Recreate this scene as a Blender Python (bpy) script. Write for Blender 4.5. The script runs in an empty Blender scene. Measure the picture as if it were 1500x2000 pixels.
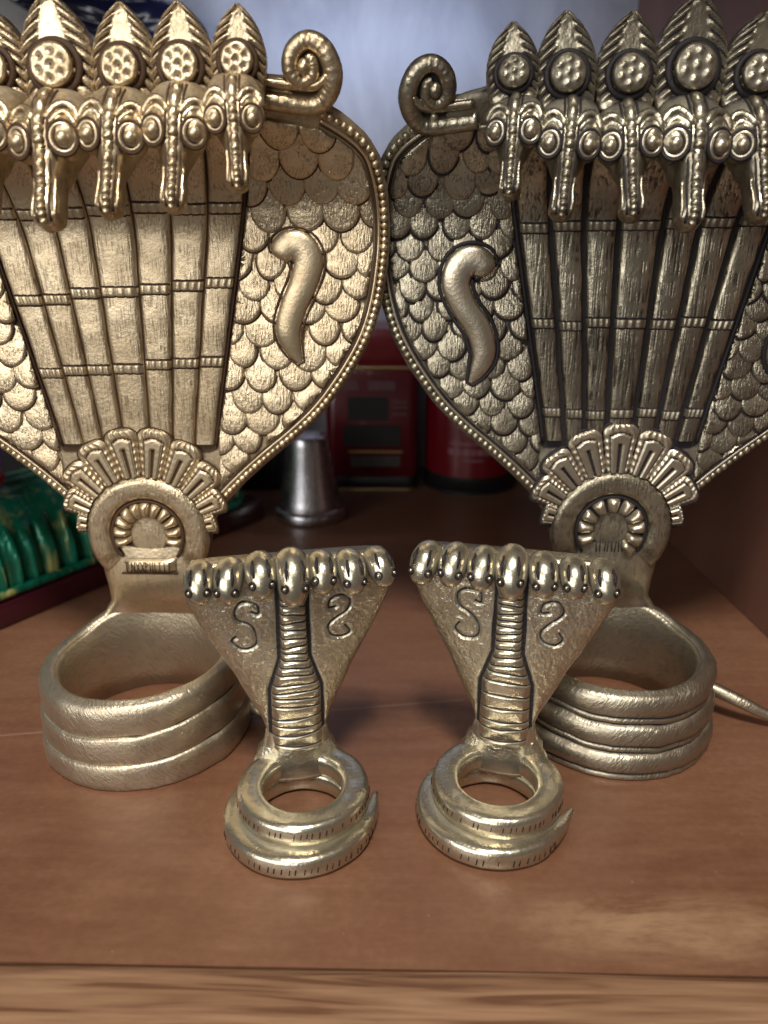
import bpy, bmesh, math, random
import numpy as np
from mathutils import Vector, Matrix, noise as mnoise
random.seed(7); np.random.seed(7)
PI = math.pi
SC = bpy.context.scene
COL = SC.collection

# ------------------------------------------------------------------ camera
cd = bpy.data.cameras.new('camera'); cam = bpy.data.objects.new('camera', cd); COL.objects.link(cam)
cam.location = (0, 0, 0.20)
cam.rotation_euler = (math.radians(90 - 20), 0, math.radians(1.2))
cd.sensor_fit = 'VERTICAL'; cd.sensor_height = 36; cd.sensor_width = 27; cd.lens = 27.05
cd.clip_start = 0.01; cd.clip_end = 50
cd.dof.use_dof = True; cd.dof.focus_distance = 0.275; cd.dof.aperture_fstop = 9.0
SC.camera = cam

# ------------------------------------------------------------------ light
W = bpy.data.worlds.new('World'); SC.world = W; W.use_nodes = True
bg = W.node_tree.nodes['Background']; bg.inputs[0].default_value = (0.62, 0.58, 0.56, 1); bg.inputs[1].default_value = 0.15
def area(name, loc, target, size, power, col, sy=None, spread=None):
    l = bpy.data.lights.new(name, 'AREA'); l.energy = power; l.color = col; l.size = size
    if sy: l.shape = 'RECTANGLE'; l.size_y = sy
    if spread: l.spread = math.radians(spread)
    o = bpy.data.objects.new(name, l); COL.objects.link(o); o.location = loc
    o.rotation_euler = (Vector(target) - Vector(loc)).to_track_quat('-Z', 'Y').to_euler()
    return o
area('room_ceiling_lamp', (0.02, -0.40, 1.25), (0, 0.26, 0.12), 0.24, 21.5, (1.0, 0.955, 0.88))
area('front_fill_lamp', (-0.60, -0.75, 0.50), (-0.08, 0.30, 0.14), 1.1, 12.0, (1.0, 0.97, 0.93), 0.7)  # added fill lamp out of view, brightens the upright brass faces
area('back_wall_fill_lamp', (-0.03, 0.520, 0.366), (-0.03, 0.70, 0.315), 0.22, 0.40, (0.54, 0.67, 1.0), 0.03, 140)  # added lamp, unseen; stands in for cool window light on the back wall
vs = SC.view_settings
vs.view_transform = 'Standard'; vs.look = 'None'; vs.exposure = -0.18; vs.gamma = 1.0; vs.use_curve_mapping = False

# ------------------------------------------------------------------ materials
def nt(name):
    m = bpy.data.materials.new(name); m.use_nodes = True
    t = m.node_tree; b = t.nodes['Principled BSDF']
    return m, t, b
def nd(t, kind, **kw):
    n = t.nodes.new(kind)
    for k, v in kw.items():
        if k in n.inputs: n.inputs[k].default_value = v
        else: setattr(n, k, v)
    return n
def mixc(t, fac, a, b, mode='MIX'):
    n = t.nodes.new('ShaderNodeMix'); n.data_type = 'RGBA'; n.blend_type = mode
    for sock, v in ((n.inputs[0], fac), (n.inputs[6], a), (n.inputs[7], b)):
        if hasattr(v, 'links'): t.links.new(v, sock)
        elif isinstance(v, (tuple, list)): sock.default_value = (*v, 1) if len(v) == 3 else v
        else: sock.default_value = v
    return n.outputs[2]
def mth(t, op, a, b=None, c=None, clamp=False):
    n = t.nodes.new('ShaderNodeMath'); n.operation = op; n.use_clamp = clamp
    for i, v in enumerate((a, b, c)):
        if v is None: continue
        if hasattr(v, 'links'): t.links.new(v, n.inputs[i])
        else: n.inputs[i].default_value = v
    return n.outputs[0]
def ramp(t, fac, *stops):
    n = t.nodes.new('ShaderNodeValToRGB'); e = n.color_ramp.elements
    while len(e) < len(stops): e.new(0.5)
    for i, (p, c) in enumerate(stops): e[i].position = p; e[i].color = (*c, 1) if len(c) == 3 else c
    t.links.new(fac, n.inputs[0]); return n.outputs[0]

def brass(name, col, tarn, dark, rough=0.34, hatch=(900, 900, 130), hs=0.35, grit=700, gs=0.15, tarn_amt=0.5, metal=0.92, rot=0.0, hc=0.95):
    m, t, b = nt(name); L = t.links.new
    tc = nd(t, 'ShaderNodeTexCoord'); oi = nd(t, 'ShaderNodeObjectInfo')
    off = nd(t, 'ShaderNodeVectorMath', operation='ADD'); L(tc.outputs['Object'], off.inputs[0])
    rnd = mth(t, 'MULTIPLY', oi.outputs['Random'], 3.0); cx = nd(t, 'ShaderNodeCombineXYZ')
    for i in range(3): L(rnd, cx.inputs[i])
    L(cx.outputs[0], off.inputs[1]); P = off.outputs[0]
    pat = nd(t, 'ShaderNodeAttribute', attribute_name='patina').outputs['Fac']
    mp = nd(t, 'ShaderNodeMapping'); mp.inputs['Scale'].default_value = hatch; mp0 = nd(t, 'ShaderNodeMapping'); mp0.inputs['Rotation'].default_value = (0, rot, 0); L(P, mp0.inputs[0]); L(mp0.outputs[0], mp.inputs[0])
    hn = nd(t, 'ShaderNodeTexNoise', Scale=1.0, Detail=2.0, Roughness=0.5); L(mp.outputs[0], hn.inputs[0])
    gn = nd(t, 'ShaderNodeTexNoise', Scale=grit, Detail=3.0, Roughness=0.6); L(P, gn.inputs[0])
    ln = nd(t, 'ShaderNodeTexNoise', Scale=70.0, Detail=4.0, Roughness=0.65); L(P, ln.inputs[0])
    tfac = mth(t, 'MULTIPLY', ramp(t, ln.outputs[0], (0.35, (0, 0, 0)), (0.70, (1, 1, 1))), tarn_amt)
    bn = nd(t, 'ShaderNodeTexNoise', Scale=22.0, Detail=3.0, Roughness=0.6); L(tc.outputs['Object'], bn.inputs[0])
    c1 = mixc(t, tfac, col, tarn)
    c1 = mixc(t, mth(t, 'MULTIPLY', ramp(t, bn.outputs[0], (0.48, (0, 0, 0)), (0.68, (1, 1, 1))), tarn_amt * 0.7), c1, tarn)
    # tarnish kept in the bottoms of the hatching strokes
    mq = nd(t, 'ShaderNodeMapping'); mq.inputs['Scale'].default_value = (110, 110, 230); L(P, mq.inputs[0])
    qn = nd(t, 'ShaderNodeTexNoise', Scale=1.0, Detail=1.0); L(mq.outputs[0], qn.inputs[0])
    patch = ramp(t, qn.outputs[0], (0.38, (0.15, 0.15, 0.15)), (0.50, (1, 1, 1)))
    hv = mth(t, 'MULTIPLY', ramp(t, hn.outputs[0], (0.36, (1, 1, 1)), (0.50, (0, 0, 0))), patch)
    c2 = mixc(t, mth(t, 'MULTIPLY', hv, min(1, hs * hc)), c1, dark)
    pn = mth(t, 'MULTIPLY_ADD', mth(t, 'SUBTRACT', gn.outputs[0], 0.5), 0.5, pat)
    pc = mth(t, 'MULTIPLY', mth(t, 'MULTIPLY', pn, pat), 1.9, clamp=True)
    c3 = mixc(t, pc, c2, dark)
    L(c3, b.inputs['Base Color']); b.inputs['Specular IOR Level'].default_value = 0.3
    L(mth(t, 'MULTIPLY_ADD', pc, 0.05 - metal, metal), b.inputs['Metallic'])
    r = mth(t, 'MULTIPLY_ADD', ln.outputs[0], 0.22, rough - 0.11)
    L(mth(t, 'MULTIPLY_ADD', pc, 0.25, r, clamp=True), b.inputs['Roughness'])
    b1 = nd(t, 'ShaderNodeBump', Distance=0.0006); L(mth(t, 'MULTIPLY', patch, hs), b1.inputs['Strength']); L(hn.outputs[0], b1.inputs['Height'])
    b2 = nd(t, 'ShaderNodeBump', Strength=gs, Distance=0.0008); L(gn.outputs[0], b2.inputs['Height']); L(b1.outputs[0], b2.inputs['Normal'])
    L(b2.outputs[0], b.inputs['Normal'])
    return m
DKL = (0.060, 0.030, 0.014); DKR = (0.018, 0.014, 0.016)
GOLD = dict(col=(0.73, 0.605, 0.415), tarn=(0.44, 0.325, 0.185), dark=DKL)
DARK = dict(col=(0.50, 0.46, 0.345), tarn=(0.17, 0.135, 0.100), dark=DKR)
PALE = dict(col=(0.66, 0.61, 0.48), tarn=(0.38, 0.315, 0.20), dark=DKR)
M = {}
M['Lplate'] = brass('golden_brass_plain', **GOLD, rough=0.40, hs=0.15, gs=0.25)
M['Lscale'] = brass('golden_brass_scales', **GOLD, rough=0.35, hatch=(1500, 1500, 320), hs=0.70, gs=0.22, grit=1000, hc=0.5)
M['Lslat'] = brass('golden_brass_slats', **GOLD, rough=0.44, hatch=(1500, 1500, 120), hs=0.45, gs=0.2)
M['Lsmooth'] = brass('golden_brass_polished', **GOLD, rough=0.40, hs=0.0, gs=0.18, tarn_amt=0.6)
M['Lcoil'] = brass('golden_brass_coils', col=(0.58, 0.51, 0.39), tarn=(0.38, 0.30, 0.195), dark=DKL, rough=0.42, hatch=(1400, 300, 280), hs=0.50, gs=0.30, rot=0.75, hc=0.35)
M['Lhead'] = brass('golden_brass_heads', **GOLD, rough=0.36, hatch=(600, 600, 400), hs=0.35, gs=0.30, grit=600, tarn_amt=0.95, hc=0.8)
M['Rhead'] = brass('tarnished_brass_heads', **DARK, rough=0.33, hatch=(600, 600, 400), hs=0.35, gs=0.30, grit=600, tarn_amt=0.85, hc=0.8)
M['Rplate'] = brass('tarnished_brass_plain', **DARK, rough=0.42, hs=0.25, gs=0.3, tarn_amt=0.8)
M['Rscale'] = brass('tarnished_brass_scales', **DARK, rough=0.32, hatch=(1600, 1600, 260), hs=0.55, gs=0.35, tarn_amt=0.8)
M['Rslat'] = brass('tarnished_brass_slats', **DARK, rough=0.33, hatch=(1000, 1000, 60), hs=0.80, gs=0.2, tarn_amt=0.7)
M['Rsmooth'] = brass('tarnished_brass_polished', col=(0.62, 0.555, 0.43), tarn=(0.36, 0.29, 0.20), dark=DKR, rough=0.36, hs=0.0, gs=0.18, tarn_amt=0.65)
M['Rcoil'] = brass('tarnished_brass_coils', col=(0.42, 0.375, 0.285), tarn=(0.23, 0.19, 0.135), dark=DKR, rough=0.40, hatch=(1200, 300, 330), hs=0.6, gs=0.2, rot=-0.7, hc=0.3)
M['Shood'] = brass('pale_brass_pitted', **PALE, rough=0.29, hatch=(1100, 1100, 600), hs=0.35, gs=0.62, grit=700, hc=0.5, tarn_amt=0.7)
M['Ssmooth'] = brass('pale_brass_polished', **PALE, rough=0.26, hs=0.08, gs=0.22, grit=420, tarn_amt=0.55)

# ------------------------------------------------------------------ mesh helpers
class MB:
    def __init__(s): s.V = []; s.F = []; s.P = []
    def add(s, V, F, p=0.0):
        o = len(s.V); V = [tuple(map(float, v)) for v in V]
        s.V += V; s.F += [tuple(i + o for i in f) for f in F]
        s.P += list(p) if hasattr(p, '__len__') else [p] * len(V)
        return s
    def grid(s, G, p=0.0, cu=False, cv=False, cap=False):
        """G[i][j] points; cu closes i, cv closes j; cap closes the ends of i with fans"""
        G = np.asarray(G, float); n, m = G.shape[:2]; F = []
        for i in range(n if cu else n - 1):
            for j in range(m if cv else m - 1):
                a, b = i, (i + 1) % n; c, d = j, (j + 1) % m
                F.append((a * m + c, b * m + c, b * m + d, a * m + d))
        V = list(G.reshape(-1, 3)); pp = list(np.broadcast_to(np.asarray(p, float), (n, m)).reshape(-1))
        if cap:
            for i in (0, n - 1):
                k = len(V); V.append(G[i].mean(0)); pp.append(pp[i * m])
                for j in range(m): F.append((i * m + j, i * m + (j + 1) % m, k))
        return s.add(V, F, pp)
    def tube(s, path, rad, seg=10, p=0.0, ref=(0, 1, 0), closed=False):
        path = np.asarray(path, float); n = len(path)
        rad = np.asarray(rad, float)
        if rad.ndim == 0: rad = np.full(n, float(rad))
        if rad.ndim == 1: rad = np.stack([rad, rad], 1)
        T = np.roll(path, -1, 0) - np.roll(path, 1, 0) if closed else np.gradient(path, axis=0)
        T /= np.linalg.norm(T, axis=1)[:, None] + 1e-12
        A = np.cross(T, np.asarray(ref, float)); A /= np.linalg.norm(A, axis=1)[:, None] + 1e-12
        B = np.cross(A, T); ph = np.arange(seg) * 2 * PI / seg
        G = path[:, None] + rad[:, 0, None, None] * np.cos(ph)[None, :, None] * A[:, None] + rad[:, 1, None, None] * np.sin(ph)[None, :, None] * B[:, None]
        pp = np.broadcast_to(np.asarray(p, float).reshape(-1, 1), (n, seg)) if hasattr(p, '__len__') else p
        return s.grid(G, pp, cu=closed, cv=True, cap=not closed)
    def ball(s, c, r, nu=10, nv=6, p=0.0):
        r = np.broadcast_to(np.asarray(r, float), 3)
        th = np.linspace(0.02, PI - 0.02, nv + 1); ph = np.arange(nu) * 2 * PI / nu
        G = [[(c[0] + r[0] * math.sin(a) * math.cos(b), c[1] + r[1] * math.sin(a) * math.sin(b), c[2] + r[2] * math.cos(a)) for b in ph] for a in th]
        return s.grid(G, p, cv=True, cap=True)
    def box(s, c, d, p=0.0):
        x, y, z = c; a, b, h = d[0] / 2, d[1] / 2, d[2] / 2
        V = [(x + i * a, y + j * b, z + k * h) for i in (-1, 1) for j in (-1, 1) for k in (-1, 1)]
        return s.add(V, [(0, 1, 3, 2), (4, 6, 7, 5), (0, 4, 5, 1), (2, 3, 7, 6), (0, 2, 6, 4), (1, 5, 7, 3)], p)
    def build(s, name, mat, parent=None, smooth=True, center=False, bevel=0.0, angle=None):
        me = bpy.data.meshes.new(name); V = np.asarray(s.V, float); loc = Vector((0, 0, 0))
        if center: loc = Vector((V.min(0) + V.max(0)) / 2); V = V - np.array(loc)
        me.from_pydata([tuple(v) for v in V], [], s.F)
        bm = bmesh.new(); bm.from_mesh(me); bmesh.ops.recalc_face_normals(bm, faces=bm.faces); bm.to_mesh(me); bm.free()
        if any(s.P):
            a = me.attributes.new('patina', 'FLOAT', 'POINT'); a.data.foreach_set('value', np.asarray(s.P, np.float32))
        me.polygons.foreach_set('use_smooth', [smooth] * len(me.polygons))
        o = bpy.data.objects.new(name, me); COL.objects.link(o); o.location = loc
        if parent: o.parent = parent
        me.materials.append(M[mat] if isinstance(mat, str) else mat)
        if bevel:
            b = o.modifiers.new('bevel', 'BEVEL'); b.width = bevel; b.segments = 3; b.limit_method = 'ANGLE'
            b.harden_normals = False
        if smooth and angle: me.set_sharp_from_angle(angle=math.radians(angle))
        return o
def tag(o, label=None, cat=None, group=None, kind=None):
    if label: o['label'] = label
    if cat: o['category'] = cat
    if group: o['group'] = group
    if kind: o['kind'] = kind
    return o
def empty(name, loc, rz=0):
    o = bpy.data.objects.new(name, None); COL.objects.link(o); o.location = loc; o.rotation_euler.z = rz
    o.empty_display_size = 0.01; return o
def nz(x, y, z, s=1.0): return mnoise.noise(Vector((x * s, y * s, z * s)))
def catmull(pts, n):
    pts = np.asarray(pts, float); k = len(pts); out = []
    for q in np.linspace(0, k - 1 - 1e-9, n):
        i = int(q); f = q - i
        p0, p1, p2, p3 = pts[max(i - 1, 0)], pts[i], pts[min(i + 1, k - 1)], pts[min(i + 2, k - 1)]
        out.append(0.5 * (2 * p1 + (p2 - p0) * f + (2 * p0 - 5 * p1 + 4 * p2 - p3) * f * f + (3 * p1 - p0 - 3 * p2 + p3) * f ** 3))
    return np.array(out)
def sst(x, a, b):
    t = np.clip((np.asarray(x, float) - a) / (b - a), 0, 1); return t * t * (3 - 2 * t)

# ------------------------------------------------------------------ the shelf and the cabinet
def wood_floor():
    m, t, b = nt('worn_brown_shelf'); L = t.links.new
    P = nd(t, 'ShaderNodeTexCoord').outputs['Object']
    n1 = nd(t, 'ShaderNodeTexNoise', Scale=9.0, Detail=5.0, Roughness=0.6, Distortion=0.8); L(P, n1.inputs[0])
    mp = nd(t, 'ShaderNodeMapping'); mp.inputs['Scale'].default_value = (25, 160, 1); L(P, mp.inputs[0])
    n2 = nd(t, 'ShaderNodeTexNoise', Scale=1.0, Detail=4.0); L(mp.outputs[0], n2.inputs[0])
    n3 = nd(t, 'ShaderNodeTexNoise', Scale=350.0, Detail=2.0); L(P, n3.inputs[0])
    c = ramp(t, n1.outputs[0], (0.28, (0.120, 0.048, 0.025)), (0.52, (0.165, 0.073, 0.040)), (0.74, (0.210, 0.102, 0.057)))
    c = mixc(t, mth(t, 'MULTIPLY', ramp(t, n2.outputs[0], (0.40, (0, 0, 0)), (0.75, (1, 1, 1))), 0.25), c, (0.28, 0.15, 0.085))
    c = mixc(t, mth(t, 'MULTIPLY', ramp(t, n3.outputs[0], (0.42, (1, 1, 1)), (0.60, (0, 0, 0))), 0.18), c, (0.09, 0.036, 0.02))
    # pale scuffed wear
    mpw = nd(t, 'ShaderNodeMapping'); mpw.inputs['Scale'].default_value = (14, 34, 1); mpw.inputs['Rotation'].default_value = (0, 0, 0.35); L(P, mpw.inputs[0])
    n4 = nd(t, 'ShaderNodeTexNoise', Scale=1.0, Detail=6.0, Roughness=0.7, Distortion=0.6); L(mpw.outputs[0], n4.inputs[0])
    sx = nd(t, 'ShaderNodeSeparateXYZ'); L(P, sx.inputs[0])
    # the worn patch at the right front corner (0.085, 0.185) of the shelf
    dx = mth(t, 'DIVIDE', mth(t, 'SUBTRACT', sx.outputs[0], 0.085), 0.055); dy = mth(t, 'DIVIDE', mth(t, 'SUBTRACT', sx.outputs[1], 0.180), 0.016)
    d2 = mth(t, 'ADD', mth(t, 'MULTIPLY', dx, dx), mth(t, 'MULTIPLY', dy, dy))
    loc = mth(t, 'SUBTRACT', 1.0, d2, clamp=True)
    wf = mth(t, 'MULTIPLY', ramp(t, n4.outputs[0], (0.42, (0, 0, 0)), (0.60, (1, 1, 1))), mth(t, 'MULTIPLY_ADD', loc, 0.75, 0.06))
    c = mixc(t, wf, c, (0.34, 0.205, 0.115))
    yl = mth(t, 'SUBTRACT', sx.outputs[1], mth(t, 'MULTIPLY_ADD', sx.outputs[0], 0.155, 0.2958))
    yl = mth(t, 'ADD', yl, mth(t, 'MULTIPLY', mth(t, 'SUBTRACT', n1.outputs[0], 0.5), 0.002))
    ln_ = mth(t, 'SUBTRACT', 1.0, mth(t, 'DIVIDE', mth(t, 'ABSOLUTE', yl), 0.0011), clamp=True)
    ln_ = mth(t, 'MULTIPLY', ln_, mth(t, 'LESS_THAN', sx.outputs[0], 0.030))
    c = mixc(t, mth(t, 'MULTIPLY', ln_, 0.35), c, (0.42, 0.28, 0.20))
    n5 = nd(t, 'ShaderNodeTexNoise', Scale=1.0, Detail=5.0, Roughness=0.7); mp5 = nd(t, 'ShaderNodeMapping'); mp5.inputs['Scale'].default_value = (130, 520, 1); L(P, mp5.inputs[0]); L(mp5.outputs[0], n5.inputs[0])
    c = mixc(t, mth(t, 'MULTIPLY', ramp(t, n5.outputs[0], (0.45, (0, 0, 0)), (0.65, (1, 1, 1))), 0.22), c, (0.10, 0.040, 0.022))
    vo = nd(t, 'ShaderNodeTexVoronoi', Scale=85.0); L(P, vo.inputs[0])
    c = mixc(t, mth(t, 'MULTIPLY', mth(t, 'LESS_THAN', vo.outputs['Distance'], 0.035), 0.22), c, (0.40, 0.30, 0.22))
    L(c, b.inputs['Base Color']); b.inputs['Specular IOR Level'].default_value = 0.5
    L(mth(t, 'MULTIPLY_ADD', n1.outputs[0], 0.30, 0.22), b.inputs['Roughness'])
    bp = nd(t, 'ShaderNodeBump', Strength=0.10, Distance=0.001); L(n3.outputs[0], bp.inputs['Height']); L(bp.outputs[0], b.inputs['Normal'])
    return m
def wood_strip():
    m, t, b = nt('grained_edge_wood'); L = t.links.new
    P = nd(t, 'ShaderNodeTexCoord').outputs['Object']
    mp = nd(t, 'ShaderNodeMapping'); mp.inputs['Scale'].default_value = (11, 190, 190); mp.inputs['Rotation'].default_value = (0, 0, 0.03); L(P, mp.inputs[0])
    n1 = nd(t, 'ShaderNodeTexNoise', Scale=1.0, Detail=3.0, Distortion=1.2); L(mp.outputs[0], n1.inputs[0])
    mp2 = nd(t, 'ShaderNodeMapping'); mp2.inputs['Scale'].default_value = (40, 900, 900); L(P, mp2.inputs[0])
    n2 = nd(t, 'ShaderNodeTexNoise', Scale=1.0, Detail=3.0); L(mp2.outputs[0], n2.inputs[0])
    c = ramp(t, n1.outputs[0], (0.38, (0.120, 0.052, 0.025)), (0.45, (0.210, 0.108, 0.057)), (0.60, (0.285, 0.160, 0.088)))
    c = mixc(t, mth(t, 'MULTIPLY', ramp(t, n2.outputs[0], (0.40, (1, 1, 1)), (0.55, (0, 0, 0))), 0.22), c, (0.11, 0.048, 0.024))
    L(c, b.inputs['Base Color']); b.inputs['Roughness'].default_value = 0.48
    bp = nd(t, 'ShaderNodeBump', Strength=0.2, Distance=0.001); L(n1.outputs[0], bp.inputs['Height']); L(bp.outputs[0], b.inputs['Normal'])
    return m
def laminate(name, c0, c1, rough):
    m, t, b = nt(name); L = t.links.new
    P = nd(t, 'ShaderNodeTexCoord').outputs['Object']
    mp = nd(t, 'ShaderNodeMapping'); mp.inputs['Scale'].default_value = (16, 16, 7); L(P, mp.inputs[0])
    n1 = nd(t, 'ShaderNodeTexNoise', Scale=1.0, Detail=6.0, Roughness=0.65, Distortion=0.5); L(mp.outputs[0], n1.inputs[0])
    L(ramp(t, n1.outputs[0], (0.3, c0), (0.7, c1)), b.inputs['Base Color'])
    L(mth(t, 'MULTIPLY_ADD', n1.outputs[0], 0.2, rough), b.inputs['Roughness'])
    return m
M['floor'] = wood_floor(); M['strip'] = wood_strip()
M['backwall'] = laminate('pale_laminate_back', (0.21, 0.20, 0.21), (0.46, 0.44, 0.43), 0.30)
M['sidewall'] = laminate('dark_brown_laminate', (0.135, 0.058, 0.038), (0.20, 0.092, 0.062), 0.38)
def slab(name, c, d, mat, bevel=0.0):
    o = MB().box(c, d).build(name, mat, None, smooth=bool(bevel), bevel=bevel); tag(o, kind='structure'); return o
YF, YB, XR, XL = 0.1637, 0.668, 0.212, -0.345
slab('shelf_floor', ((XL + XR) / 2 + 0.0, (YF + YB) / 2, -0.010), (XR - XL - 0.0004, YB - YF, 0.020), 'floor')
def strip():
    # gently rounded solid-wood lipping along the front of the shelf
    prof = [(0.0, -0.020), (0.0, -0.0006), (-0.0010, 0.0004), (-0.0035, 0.0010), (-0.012, 0.0012), (-0.026, 0.0010), (-0.033, 0.0), (-0.037, -0.003), (-0.039, -0.008), (-0.039, -0.020)]
    mb = MB(); xs = np.linspace(XL, XR, 80)
    G = [[(x, YF - 0.0003 + y + 0.0009 * nz(x, 0, 3, 12) * (y > -0.002), z + 0.0002 * nz(x, y * 8, 1, 20)) for (y, z) in prof] for x in xs]
    mb.grid(G, cv=True, cap=True)
    o = mb.build('shelf_front_strip', 'strip', None, angle=60); tag(o, kind='structure')
strip()
slab('back_wall', ((XL + XR) / 2, YB + 0.0084, 0.30), (XR - XL + 0.05, 0.016, 0.64), 'backwall')
slab('shelf_above', ((XL + XR) / 2, 0.430, 0.3805), (XR - XL + 0.03, 0.475, 0.018), 'sidewall')
sw = slab('side_wall', (0, 0, 0), (0.016, 0.5425, 0.3704), 'sidewall')      # stands a few degrees out of square
sw.location = (0.1912 + 0.0082, 0.3955, 0.1857); sw.rotation_euler.z = math.radians(3.74)

# ------------------------------------------------------------------ the large serpent hoods
HY = 0.024                                   # hood plane behind the ring's centre
def w_of(z):
    z = np.asarray(z, float); a = np.clip(z, 0.195, 0.235) - 0.195; b = np.clip(z, 0.235, 0.255) - 0.235
    return 12 * a * a + 0.96 * b - 24 * b * b
def y_of(z, u=0.0):
    k = 1 - sst(z, 0.031, 0.060); u = np.asarray(u, float)
    return HY - w_of(z) + k * (np.sqrt(np.clip(0.0344 ** 2 - u * u, 0.00012, 1)) - HY)
def S(u, z, h):
    """point h in front of the hood surface at across u, height z (statue frame)"""
    u = np.asarray(u, float); z = np.asarray(z, float); h = np.asarray(h, float)
    e = 1e-4; d = (y_of(z + e, u) - y_of(z - e, u)) / (2 * e); k = np.sqrt(1 + d * d)
    u, z, h, d, k = np.broadcast_arrays(u, z, h, d, k)
    return np.stack([u, y_of(z, u) - h / k, z + h * d / k], -1)
OUT = np.array([(0.0240, 0.0275), (0.0265, 0.0305), (0.0278, 0.0345), (0.0255, 0.0395), (0.0212, 0.0465), (0.0212, 0.054), (0.0224, 0.064), (0.0252, 0.075), (0.0268, 0.0835), (0.0337, 0.0935),
                (0.0424, 0.1025), (0.053, 0.112), (0.066, 0.1228), (0.0768, 0.1335), (0.0874, 0.148), (0.0946, 0.161), (0.0988, 0.174), (0.1012, 0.188), (0.1020, 0.2005), (0.1012, 0.213),
                (0.0985, 0.2240), (0.0945, 0.2300), (0.0885, 0.2345), (0.0810, 0.2385), (0.070, 0.2425), (0.062, 0.2445)])
def U_of(z): return np.interp(z, OUT[:, 1], OUT[:, 0])
def slat_half(z): return np.interp(z, [0.118, 0.132, 0.201, 0.244], [0.0310, 0.0335, 0.0470, 0.0560])
def inside(u, z, inset):
    a = abs(u)
    if z > 0.236 or z < 0.085: return False
    # distance to the outline polyline on this side
    if a >= U_of(z): return False
    return True
def nearest_on(poly, p):
    A = poly[:-1]; B = poly[1:]; d = B - A; t = np.clip(((p - A) * d).sum(1) / (d * d).sum(1), 0, 1); Q = A + d * t[:, None]
    i = np.argmin(((Q - p) ** 2).sum(1)); return Q[i]
def inset_outline(off):
    P = OUT[8:24]; T = np.gradient(P, axis=0); N = np.stack([-T[:, 1], T[:, 0]], 1); N /= np.linalg.norm(N, axis=1)[:, None]
    return catmull(P + N * off, 120)

def in_poly(p, poly):
    x, y = p; c = False; n = len(poly); j = n - 1
    for i in range(n):
        if (poly[i][1] > y) != (poly[j][1] > y) and x < (poly[j][0] - poly[i][0]) * (y - poly[i][1]) / (poly[j][1] - poly[i][1]) + poly[i][0]: c = not c
        j = i
    return c
# where scales lie on the right-hand side of a hood (mirrored for the left)
_in = inset_outline(0.0062)
_zs = np.linspace(0.236, 0.112, 40)
REG = np.array([tuple(p) for p in _in if p[1] > 0.100 and p[1] < 0.237] + [(slat_half(z) + 0.0016, z) for z in _zs])
REGC = np.vstack([REG, REG[:1]])

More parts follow.
